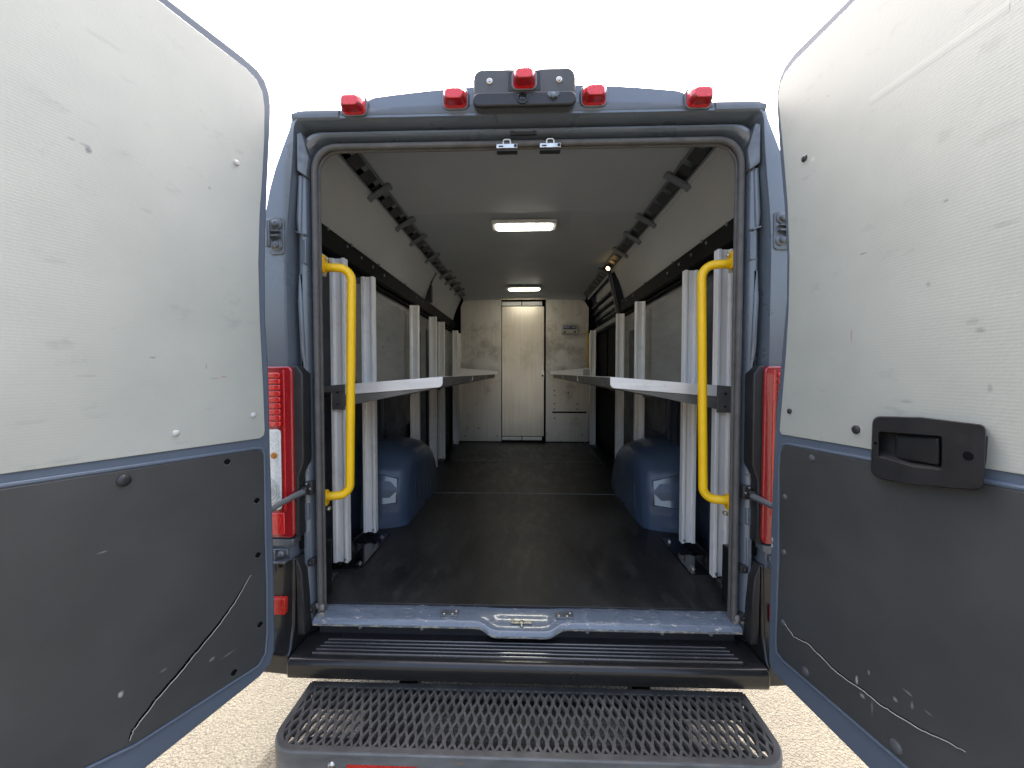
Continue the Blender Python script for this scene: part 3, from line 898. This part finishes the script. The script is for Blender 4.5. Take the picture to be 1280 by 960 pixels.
k.box((.225, Y1 - .012, 1.47), (.262, Y1 + .006, 1.56)).box((.235, Y1 - .03, 1.52), (.250, Y1 - .008, 1.64)).box((.232, Y1 - .013, 1.485), (.256, Y1 - .011, 1.51), 1)
k.build('door_latch', ['steel', 'black'], dro, .002)
MB().box((-.002 + .27, Y1 + .0, .64), (.281, Y1 + .016, 2.50)).build('door_slot', 'void', bko)
MB().box((.37, Y1 - .003, 1.008), (.82, Y1 + .004, 1.028)).build('vent_slot', 'void', bko)
for x, z in ((.40, 1.30), (.40, 1.24), (.40, 1.13), (.40, 1.06), (.70, 1.13), (.70, 1.06), (.58, 1.27), (.40, .94), (-.78, .70), (-.35, .70), (-.60, .80), (.76, .72)):
    MB().disc((x, Y1, z), (0, -1, 0), [(.010, 0), (.009, .003), (.001, .004)], 8).build('panel_rivet', 'cap_dark', bko)
MB().box((-.857, Y1 - .06, .64), (-.832, Y1 + .02, 2.05)).build('bulkhead_edge', 'alu', bko, .003)
MB().box((.845, Y1 - .06, .64), (.868, Y1 + .02, 2.05)).build('bulkhead_edge', 'alu', bko, .003)
fr = MB()
fr.tube([(.80, 3.43, 2.07), (.805, 3.43, 1.40)], .014, 10)
fr.build('grab_rail', 'olive', VAN, label='dull yellow straight grab rail beside the bulkhead')

# ------------------------------------------------------------------ wheels and hitch under the van
for y in (1.24, 4.9):
    for s in (-1, 1):
        wh = MB()
        wh.disc((s * .72, y, GROUND + .345), (s, 0, 0), [(.2, 0), (.32, .0), (.345, .03), (.345, .19), (.32, .22), (.2, .22)], 36)
        wo_ = wh.build('wheel', 'tyre', VAN, .01)
        MB().disc((s * .925, y, GROUND + .345), (s, 0, 0), [(.2, -.02), (.19, .012), (.08, .0), (.06, .02), (.001, .02)], 30).build('rim', 'steel', wo_)
for x in (-.43, .53):
    MB().box((x - .05, -.06, .40), (x + .05, .5, .452)).build('chassis_member', 'bumper', VAN, .006)
MB().tube([(-.60, .1, .44), (-.575, .06, .40), (-.54, .05, .33), (-.55, .2, .30)], .011, 8).build('brake_hose', 'black', VAN)

# ------------------------------------------------------------------ rear doors
def door(name_label, th, anchor_px, side, outline, white, black_, depth, free):
    """one open rear door: traced on its inner plane; side -1 left, +1 right"""
    d = Vector((math.cos(th), math.sin(th), 0))                     # from the hinge to the free edge
    r = ray(*anchor_px)
    p0 = CAM + r * (depth / r.dot(Vector((0, 1, 0))))
    nin = Vector((-d.y, d.x, 0))
    if nin.dot(CAM - p0) < 0:
        nin = -nin                                                   # towards the camera: the inner face
    def P(x, y, off=0.):
        return on_plane(x, y, p0 + nin * off, nin)
    def sz(p):
        return (p - p0).dot(d), p.z
    def W(s_, z, off=0.):
        q = p0 + d * s_ + nin * off
        return Vector((q.x, q.y, z))
    def poly(px, off, s_free, rtop=.02):
        """visible outline continued to the free edge beyond the frame; px runs from the top edge down the hinge side to the bottom edge"""
        v = [sz(P(x, y, off)) for x, y in px]
        (sa, za), (sb, zb) = v[0], v[1]
        top = za + (za - zb) / max(1e-6, sa - sb) * (s_free - sa) * .25
        (sa2, za2), (sb2, zb2) = v[-1], v[-2]
        bot = za2 + (za2 - zb2) / (sa2 - sb2) * (s_free - sa2) * .25
        v = [(s_free, top - rtop), (s_free - rtop, top)] + v + [(s_free - rtop, bot), (s_free, bot + rtop)]
        return v
    ob = poly(outline, 0, free, .06)
    b = MB()
    b.prism([W(s_, z, 0) for s_, z in ob], -nin * .055)
    dob = b.build('rear_door', 'door_paint', VAN, .009, 3, label=name_label)
    # rubber-edged outer skin flange, a little larger and lower down on the outside
    cxs = sum(s_ for s_, z in ob) / len(ob)
    e = MB()
    e.prism([W(s_, z, -.050) for s_, z in ob], -nin * .022)
    e.build('outer_skin', 'door_paint', dob, .006)
    low = [(s_, z) for s_, z in ob if z < .75 and s_ < free - .07]
    MB().tube([W(s_ - .002, z - .006, -.030) for s_, z in low], .011, 8).build('edge_seal', 'black', dob)
    wpoly = poly(white, .004, free - .05)
    m = MB()
    m.prism([W(s_, z, .0045) for s_, z in wpoly], -nin * .006)
    wo2 = m.build('door_liner', 'white', dob, .0012)
    bpoly = poly(black_, .004, free - .05)
    m = MB()
    m.prism([W(s_, z, .005) for s_, z in bpoly], -nin * .008)
    m.build('door_trim', 'abs', dob, .003)
    # raised rim around the lower panel
    rim = [W(s_, z, .001) for s_, z in bpoly]
    c0 = sum(rim, Vector()) / len(rim)
    m = MB()
    m.tube([p + (p - c0).normalized() * .006 for p in rim], .0055, 8, closed=True)
    m.build('panel_rim', 'door_paint', dob)
    return dict(o=dob, P=P, W=W, sz=sz, n=nin, d=d)

LO = [(215, 0), (304, 69), (323, 86), (333, 101), (338.5, 118), (340, 134), (339, 157), (335.5, 225), (334, 270), (332.5, 330), (333, 400), (337, 470), (339, 569), (342, 653), (343.5, 722), (345, 791), (344.5, 812), (340, 830), (326, 846), (184, 960)]
LW = [(197, 0), (309, 87), (321, 100), (328, 115), (330.5, 134), (330.5, 169), (327.7, 225), (324.5, 270), (323, 330), (324.8, 400), (329, 484), (331, 538), (330, 544), (325, 548), (0, 593)]
LB = [(0, 611), (318, 562.5), (326, 563), (329.5, 569), (330.5, 670), (332.5, 735), (333, 790), (331, 816), (322, 832), (169, 929), (100, 962)]
RO = [(1057, 0), (993, 64), (980, 82), (973, 99), (969.5, 117), (970, 138), (973, 186), (979, 255), (982.5, 321), (982, 374), (975, 454), (969, 512), (964, 613), (962.4, 692), (960, 798), (959.6, 826), (963, 838), (972, 848), (1084, 960)]
RW = [(1070, 0), (993, 77), (981, 92), (975, 106), (973, 120), (974.5, 138), (980, 199), (984.5, 255), (986.8, 321), (985.7, 388), (982.5, 441), (978.5, 490), (974.5, 538), (977, 543), (1087, 561.5), (1279, 593.5)]
RB = [(1279, 614), (985, 557), (978.5, 558), (975.5, 566), (974.5, 586), (974, 700), (970.5, 798), (971.5, 815), (979, 825), (1137, 960)]
DL = door('left rear door with a cracked charcoal lower panel and pale upper panel', R(252), (333, 466), -1, LO, LW, LB, 1.27, .80)
DR = door('right rear door carrying the black inner handle', R(274), (974, 466), 1, RO, RW, RB, 1.27, .80)

def plug(D, x, y, r, mat, h=.005):
    p = D['P'](x, y, .0055)
    MB().disc(p, D['n'], [(r, -.004), (r * .98, h * .35), (r * .75, h * .8), (r * .4, h), (.0005, h * 1.03)], 18).build('trim_plug', mat, D['o'])
def hole(D, x, y, r):
    p = D['P'](x, y, .0055)
    m = MB()
    m.disc(p, D['n'], [(r, -.003), (r, .0006), (r * .7, .0012), (.0005, .0012)], 14, 1)
    m.tube([p + (D['d'] * math.cos(a) + Vector((0, 0, 1)) * math.sin(a)) * r for a in [R(200 + 16 * k) for k in range(10)]], .0016, 6, 0)
    m.build('clip_hole', ['cap_grey', 'void'], D['o'])
for x, y in ((295.5, 203.5), (317, 519), (220, 541.5)):
    plug(DL, x, y, .0085, 'cap_white')
plug(DL, 154.6, 600.5, .0150, 'cap_dark', .008)
for x, y in ((284, 577.5), (321, 626), (322.5, 694), (325, 781), (292.5, 841)):
    hole(DL, x, y, .0095)
plug(DR, 1005.5, 198, .0095, 'cap_dark')
plug(DR, 987, 514, .0085, 'cap_dark')
plug(DR, 1070, 537, .0110, 'cap_dark')
for x, y, r in ((1014.5, 572.5, .010), (981, 621, .009), (980, 690, .009), (979, 778, .009), (1007, 839, .012), (1120, 933, .014)):
    plug(DR, x, y, r, 'cap_grey')

def crack(D, pts, w_d, w_l, lower):
    """a split in the trim: open dark gap with a pale torn lip along its lower side"""
    P = [D['P'](x, y, .0056) for x, y in pts]
    path = []
    for a, b in zip(P, P[1:]):
        for k in range(5):
            path.append(a.lerp(b, k / 5) + (D['d'] * random.uniform(-1, 1) + Vector((0, 0, random.uniform(-1, 1)))) * .0013)
    path.append(P[-1])
    nn = len(path)
    m = MB()
    for k in range(nn - 1):
        f = math.sin(math.pi * (k + .5) / nn) ** .6
        dirv = (path[k + 1] - path[k]).normalized()
        q = D['n'].cross(dirv).normalized()
        if q.z > 0:
            q = -q
        m.bar(path[k] - q * w_d * f * .5, path[k + 1] - q * w_d * f * .5, w_d * f, .0012, D['n'], 0)
        m.bar(path[k] + q * w_l * .6, path[k + 1] + q * w_l * .6, w_l * (.6 + .4 * f), .0030, D['n'], 1)
    m.build('panel_crack', ['void', 'crack_lip'], D['o'])
crack(DL, [(313, 719), (300, 741), (291, 757), (275, 779), (256, 803), (236, 827), (220, 846), (200, 869), (175, 901), (166, 914), (161, 926)], .0075, .0015, 1)
crack(DR, [(979, 776), (986, 786), (992, 795), (1001, 800), (1010, 804), (1028, 822), (1048, 842), (1078, 862), (1096, 877), (1120, 893), (1152, 912), (1179, 924), (1207, 939)], .0024, .0018, 1)
def spots(mat, marks):
    """small stains and scuffs with their own places on the sheet: (pixel, door, size along, size up, colour, strength)"""
    t = M[mat].node_tree
    b = t.nodes['Principled BSDF']
    src = b.inputs['Base Color'].links[0].from_socket
    tc = t.nodes.new('ShaderNodeTexCoord')
    ragged = noise(t, 75, 6, (1, 1, 1), .8, (2, 2, 2))
    for D, x, y, a_, h_, col, k in marks:
        p = D['P'](x, y, .005)
        sub = N(t, 'ShaderNodeVectorMath', operation='SUBTRACT')
        t.links.new(tc.outputs['Object'], sub.inputs[0])
        sub.inputs[1].default_value = p
        scl = N(t, 'ShaderNodeVectorMath', operation='MULTIPLY')
        t.links.new(sub.outputs[0], scl.inputs[0])
        scl.inputs[1].default_value = (1 / a_, 1 / a_, 1 / h_)
        ln = N(t, 'ShaderNodeVectorMath', operation='LENGTH')
        t.links.new(scl.outputs[0], ln.inputs[0])
        v = math_(t, 'SUBTRACT', math_(t, 'ADD', ragged, .42), math_(t, 'MULTIPLY', ln.outputs['Value'], .6))
        src = mix(t, ramp(t, v, .40, .72, 0, k if max(a_, h_) < .016 or mat == 'abs' else k * .6), src, col)
    t.links.new(src, b.inputs['Base Color'])
g_, w_, rd = (.22, .22, .205), (.42, .40, .34), (.40, .10, .09)
spots('white', [(DL, 110, 187, .009, .011, (.20, .21, .205), 1), (DL, 107, 182, .014, .006, g_, .6), (DL, 90, 174, .012, .004, g_, .5), (DL, 108, 470, .026, .0022, g_, .8), (DL, 191, 447, .010, .003, g_, .8),
                (DL, 130, 50, .05, .01, g_, .3), (DL, 258, 458, .002, .012, g_, .8), (DL, 262, 235, .006, .006, g_, .6), (DL, 268, 473, .02, .003, g_, .7), (DL, 280, 471, .012, .005, rd, .35), (DL, 300, 190, .02, .012, g_, .35),
                (DR, 1079, 317, .014, .0025, g_, .9), (DR, 1016, 199, .012, .008, (.6, .6, .52), .8), (DR, 1064, 420, .003, .026, rd, .9), (DR, 1215, 402, .016, .010, g_, .5), (DR, 1225, 413, .012, .008, g_, .6),
                (DR, 1132, 502, .02, .006, g_, .8), (DR, 1110, 510, .03, .005, g_, .4), (DR, 1182, 251, .007, .004, g_, .8), (DR, 1085, 285, .03, .012, g_, .22), (DR, 1160, 356, .006, .008, g_, .5), (DR, 1255, 280, .03, .008, g_, .5),
                (DR, 1237, 485, .006, .010, g_, .5), (DR, 1240, 55, .03, .02, g_, .35), (DR, 1245, 165, .05, .02, g_, .25), (DR, 1035, 120, .006, .004, g_, .6), (DR, 1180, 170, .02, .02, g_, .3)])
spots('abs', [(DR, 1071, 850, .0045, .016, w_, 1), (DR, 1078, 870, .010, .008, w_, .7), (DR, 1086, 841, .004, .008, w_, .6), (DR, 1119, 874, .007, .006, w_, .6), (DR, 1140, 882, .004, .012, w_, .5), (DR, 1135, 866, .016, .004, w_, .4),
              (DR, 1160, 891, .010, .003, w_, .4), (DR, 1090, 885, .004, .03, w_, .25), (DL, 151, 868, .007, .011, w_, 1), (DL, 129, 690, .012, .003, w_, .6), (DL, 204, 838, .012, .004, w_, .4), (DL, 265, 824, .012, .006, w_, .5), (DL, 285, 818, .03, .003, w_, .4)])
# pressed crease across the right upper panel
a, b = DR['P'](1086, 129, .0045), DR['P'](1262, 8, .0045)
MB().loft([[p + Vector((0, 0, .012)), p + DR['n'] * .0005, p + Vector((0, 0, -.010)), p - DR['n'] * .003] for p in (a, a.lerp(b, .15), b)], True, True).build('panel_crease', 'white', DR['o'])
# white stickers on the right door's edge
MB().bar(DR['P'](965.5, 672, .001), DR['P'](965.3, 677, .001), .005, .001, DR['n']).bar(DR['P'](965.3, 680, .001), DR['P'](965.1, 684, .001), .006, .001, DR['n']).build('edge_sticker', 'cap_white', DR['o'])

# inner handle of the right door
def smooth_poly(pts, r):
    v = [Vector((x, y, 0)) for x, y in pts]
    n = len(v)
    out = []
    for i in range(n):
        q = bend([v[i - 1], v[i], v[(i + 1) % n]], r, 4)
        out += [(p.x, p.y) for p in q[1:-1]]
    return out
P = DR['P']
outl = smooth_poly([(1090.5, 520), (1150, 521), (1233, 531), (1230, 609), (1222, 613), (1190, 611), (1140, 606), (1102, 599), (1088, 591)], 9)
win = smooth_poly([(1098, 539), (1178, 545), (1178, 588), (1140, 584), (1098, 571)], 3)
hb = MB()
hb.loft([[P(x, y, .004) for x, y in outl], [P(x, y, .026) for x, y in outl], [P(1160 + (x - 1160) * .985, 566 + (y - 566) * .97, .031) for x, y in outl]], True, False)
# face plate with an opening: bridge outer ring to window ring
face_o = [P(1160 + (x - 1160) * .985, 566 + (y - 566) * .97, .031) for x, y in outl]
face_i = [P(x, y, .031) for x, y in win]
bmf = bmesh.new()
vo = [bmf.verts.new(p) for p in face_o]
vi = [bmf.verts.new(p) for p in face_i]
eds = [bmf.edges.new((vo[i], vo[(i + 1) % len(vo)])) for i in range(len(vo))] + [bmf.edges.new((vi[i], vi[(i + 1) % len(vi)])) for i in range(len(vi))]
bmesh.ops.triangle_fill(bmf, use_beauty=True, edges=eds)
bmf.verts.index_update()
hb.add([v.co.copy() for v in bmf.verts], [tuple(v.index for v in f.verts) for f in bmf.faces])
bmf.free()
win_b = [P(1138 + (x - 1138) * .95, y + 2 if y < 560 else y - 9, .008) for x, y in win]
hb.loft([face_i, win_b], True, False)
hb.add(win_b, [tuple(range(len(win_b)))])
handle = hb.build('door_handle', 'black', DR['o'], .0015, 2, 30)
lv = MB()
lev = smooth_poly([(1118, 544), (1174, 548), (1174, 582), (1120, 572)], 3)
lv.loft([[P(x, y, .010) for x, y in lev], [P(x, y, .023 - .007 * (1175 - x) / 57) for x, y in lev], [P(1147 + (x - 1147) * .9, 564 + (y - 564) * .9, .026 - .007 * (1175 - x) / 57) for x, y in lev]], True, True)
lv.build('handle_lever', 'black', DR['o'], .0015)
bkp = MB()
bkp.prism([P(x, y, .004) for x, y in ((1200, 540), (1236, 545), (1234, 575), (1229, 600), (1200, 604))], DR['n'] * .012)
bkp.build('handle_backing', 'black', DR['o'], .002)
for x, y, r in ((1210, 570, .0085), (1094.5, 554, .0035)):
    MB().disc(P(x, y, .0312), DR['n'], [(r, -.003), (r, .0004), (.0005, .0006)], 16).build('handle_screw_hole', 'void', DR['o'])

# ------------------------------------------------------------------ shelving along both walls
def shelf_rack(s, label, posts, y0):
    root = thing('shelf_rack', label, 'shelf rack', (s * .85, 1.7, FZ), 'aluminium shelf racks along the cargo bay walls')
    X = lambda x: s * x
    for y in posts:
        m = MB()
        pf = [(.882, 0), (.866, 0), (.862, .011), (.832, .011), (.828, 0), (.812, 0), (.812, .036), (.882, .036)]
        zb = .655 if y < .7 else FZ + .03
        m.prism([(X(x), y + q, zb) for x, q in pf], (0, 0, 2.055 - zb))
        po = m.build('post', 'alu', root, .0025)
        MB().disc((X(.825), y - .001, zb + .018), (0, -1, 0), [(.007, 0), (.006, .004), (.001, .005)], 8).build('post_screw', 'steel', po)
        if y < .7:
            MB().box((X(.93), y + .004, 2.02), (X(.884), y + .03, 2.05)).build('post_bracket', 'gunmetal', po, .002)
        else:
            MB().box((X(.90), y + .004, FZ), (X(.82), y + .03, FZ + .026)).build('post_foot', 'gusset', po, .002)
    zt = lambda x: 1.473 + (.90 - x) * .078                          # the trays tip down towards the wall
    splits = [y0, y0 + 1.0, y0 + 2.0, 3.40]
    for i in range(3):
        a, b = splits[i] + (.008 if i else 0), splits[i + 1]
        m = MB()
        x0, x1 = .935, .365
        m.prism([(X(x0), a, zt(x0)), (X(x1), a, zt(x1)), (X(x1), a, zt(x1) + .003), (X(x0), a, zt(x0) + .003)], (0, b - a, 0))
        # near end flange with a rounded tip
        fl_ = [(.81, zt(.81) + .003), (x1, zt(x1) + .003), (x1, zt(x1) - .030), (x1 + .006, zt(x1) - .040), (x1 + .016, zt(x1) - .045), (.81, zt(.81) - .044)]
        m.prism([(X(x), a - .003, z) for x, z in fl_], (0, .003, 0))
        m.prism([(X(x), a - .002, z) for x, z in ((x0, zt(x0) + .003), (.81, zt(.81) + .003), (.81, zt(.81) - .03), (x0, zt(x0) - .026))], (0, .003, 0), 1)
        # inner lip folded down, its shade put into a darker grey
        m.prism([(X(x1), a + .004, zt(x1)), (X(x1 + .003), a + .004, zt(x1)), (X(x1 + .010), a + .004, zt(x1) - .042), (X(x1 + .007), a + .004, zt(x1) - .042)], (0, b - a - .004, 0), 1)
        t = m.build('tray', ['tray', 'gusset'], root, .0012)
        gm = MB()
        gm.prism([(X(x), a + .002, z) for x, z in ((.872, zt(.872) - .005), (x1 + .02, zt(x1) - .030), (x1 + .02, zt(x1) - .046), (.80, zt(.8) - .096), (.872, zt(.872) - .108))], (0, .004, 0))
        gm.box((X(.872), a + .0, zt(.872) - .108), (X(.815), a + .012, zt(.872) - .005))
        gm.build('tray_bracket', 'gusset', t, .0015)
        for dz in (-.03, -.085):
            MB().disc((X(.846), a, zt(.846) + dz), (0, -1, 0), [(.006, 0), (.005, .003), (.001, .004)], 8).build('bracket_bolt', 'black', t)
        if i == 2:                                                   # upright end flange against the bulkhead
            e = MB()
            e.prism([(X(x), b - .004, z) for x, z in ((.872, zt(.872)), (.872, 1.592), (.845, 1.597), (.335, 1.555), (.325, 1.54), (.33, zt(.33) + .004), (x1, zt(x1)))], (0, .004, 0))
            e.box((X(.872), b - .12, zt(.872)), (X(.868), b, 1.592))
            e.build('end_flange', 'tray', t, .001)
            if s > 0:
                MB().box((.74, b - .007, 1.49), (.83, b - .003, 1.58)).build('end_sticker', 'kit', t, .001)
    return root
shelf_rack(-1, 'aluminium shelf rack along the left wall beside the wheel arch', (.285, .62, 1.50, 2.10, 2.46, 3.27), .275)
shelf_rack(1, 'aluminium shelf rack along the right wall, nearer the first aid case', (.21, .54, 1.39, 1.97, 3.3), .20)

# ------------------------------------------------------------------ first aid case on the bulkhead
kit = thing('first_aid_kit', 'small grey FIRST AID case hung on the bulkhead right of the inner door', 'first aid kit', (.59, Y1, 2.03))
m = MB()
m.prism([(x, Y1 - .001, z) for x, z in rounded(.488, 2.035, .694, 2.165, .015, 4)], (0, -.055, 0))
m.build('case', 'kit', kit, .006)
MB().box((.508, Y1 - .0585, 2.095), (.674, Y1 - .055, 2.142)).build('title_strip', 'print', kit, .001)
for x in (.525, .655):
    MB().box((x - .013, Y1 - .062, 2.052), (x + .013, Y1 - .055, 2.072)).build('latch', 'cap_dark', kit, .002)
MB().tube(bend([(.54, Y1 - .03, 2.163), (.545, Y1 - .03, 2.182), (.637, Y1 - .03, 2.182), (.642, Y1 - .03, 2.163)], .012), .005, 8).build('carry_handle', 'kit', kit)
fc = bpy.data.curves.new('title_curve', 'FONT')
fc.body = 'FIRST AID'
fc.size = .036
fc.align_x, fc.align_y = 'CENTER', 'CENTER'
fc.extrude = .0006
tmp = bpy.data.objects.new('title_curve', fc)
tm = bpy.data.meshes.new_from_object(tmp)
tm.name = 'title_text'
tm.transform(Matrix.Translation((.591, Y1 - .0592, 2.1185)) @ Matrix.Rotation(R(90), 4, 'X'))
bpy.data.objects.remove(tmp)
tm.materials.clear()
tm.materials.append(M['cap_white'])
fo = bpy.data.objects.new('title_text', tm)
COL.objects.link(fo)
set_parent(fo, kit)

# ------------------------------------------------------------------ hitch step
ST = thing('hitch_step', 'grey metal step with diamond mesh tread hung below the rear bumper', 'step', (0, -.2, GROUND + .3))
SZ, SX, YF, YN, RC = .42, .772, -.105, -.362, .085
def step_outline(off=0.):
    x, yn, r = SX - off, YN + off, max(.01, RC - off)
    pts = [(x - .02, YF - off)] if False else []
    pts = [(x, YF - off)]
    for k in range(9):
        a = R(-90 * k / 8)
        pts.append((x - r + r * math.cos(a), yn + r + r * math.sin(a)))
    return pts + [(-a, b) for a, b in reversed(pts)]
m = MB()
o1, o2 = step_outline(), step_outline(.006)
ring = lambda o, z: [(x, y, z) for x, y in o]
m.loft([ring(o2, SZ - .001), ring(o1, SZ - .004), ring(o1, SZ - .085), ring(o2, SZ - .085), ring(o2, SZ - .001)], closed=False)
m.box((-SX + .004, YF - .0, SZ - .06), (SX - .004, YF + .006, SZ - .004))
sf = m.build('step_frame', 'step_frame', ST, .002)
tp = MB()                                                            # solid border of the tread
bo, bi = step_outline(.004), step_outline(.022)
tp.loft([[(x, y, SZ) for x, y in bo], [(x, y, SZ + .0005) for x, y in bi], [(x, y, SZ - .006) for x, y in bi], [(x, y, SZ - .006) for x, y in bo], [(x, y, SZ) for x, y in bo]], closed=False)
tp.box((-SX + .01, YF - .022, SZ - .006), (SX - .01, YF, SZ + .0002))
tp.build('tread_border', 'grate', ST, .001)
ax, by, cc = .0142, .0365, .013
def inside(x, y, mg=.018):
    if abs(x) > SX - mg or y > YF - .004 or y < YN + mg:
        return False
    cx_, cy_ = SX - RC, YN + RC
    if abs(x) > cx_ and y < cy_:
        return math.hypot(abs(x) - cx_, y - cy_) < RC - mg
    return True
gt = MB()
rowsn = 8
for r_ in range(rowsn):
    for j in range(-56, 57):
        if (j + r_) % 2:
            continue
        x, y = j * ax, YN + .012 + r_ * by
        n0 = inside(x, y, .010)
        if n0:
            gt.bar((x, y - cc / 2, SZ - .006), (x, y + cc / 2, SZ - .006), .0125, .012)
        for dj in (-1, 1):
            x2, y2 = x + dj * ax, y + by
            if inside(x, y, .008) and inside(x2, y2, .008) and abs(x2) < SX - .006:
                gt.bar((x, y + cc / 2 - .002, SZ - .006), (x2, y2 - cc / 2 + .002, SZ - .0062), .0080, .011)
gt.build('mesh_tread', 'grate', ST)
us = MB()                                                            # plates carrying the tread, open between them
zz = SZ - .05
us.box((-SX + .03, YF - .06, zz), (SX - .03, YF - .004, zz + .004)).box((-SX + .09, YN + .012, zz), (SX - .09, YN + .095, zz + .004))
for x0, x1 in ((.335, .535), (.725, .76)):
    for s in (-1, 1):
        us.box((s * x0, YN + .095, zz - .002), (s * x1, YF - .06, zz + .003))
for s in (-1, 1):
    us.box((s * .40, -.30, zz - .05), (s * .47, .2, zz - .004))
us.build('support_plate', 'step_dark', ST, .002)
for x0, x1 in ((-.52, -.31), (.30, .5)):
    MB().box((x0, YN - .0015, SZ - .062), (x1, YN + .002, SZ - .034)).build('reflective_tape', 'red_tape', ST)
for x in (-.565, .56):
    MB().disc((x, YN, SZ - .038), (0, -1, 0), [(.012, -.002), (.011, .002), (.006, .006), (.001, .006)], 10).build('frame_bolt', 'steel', ST)
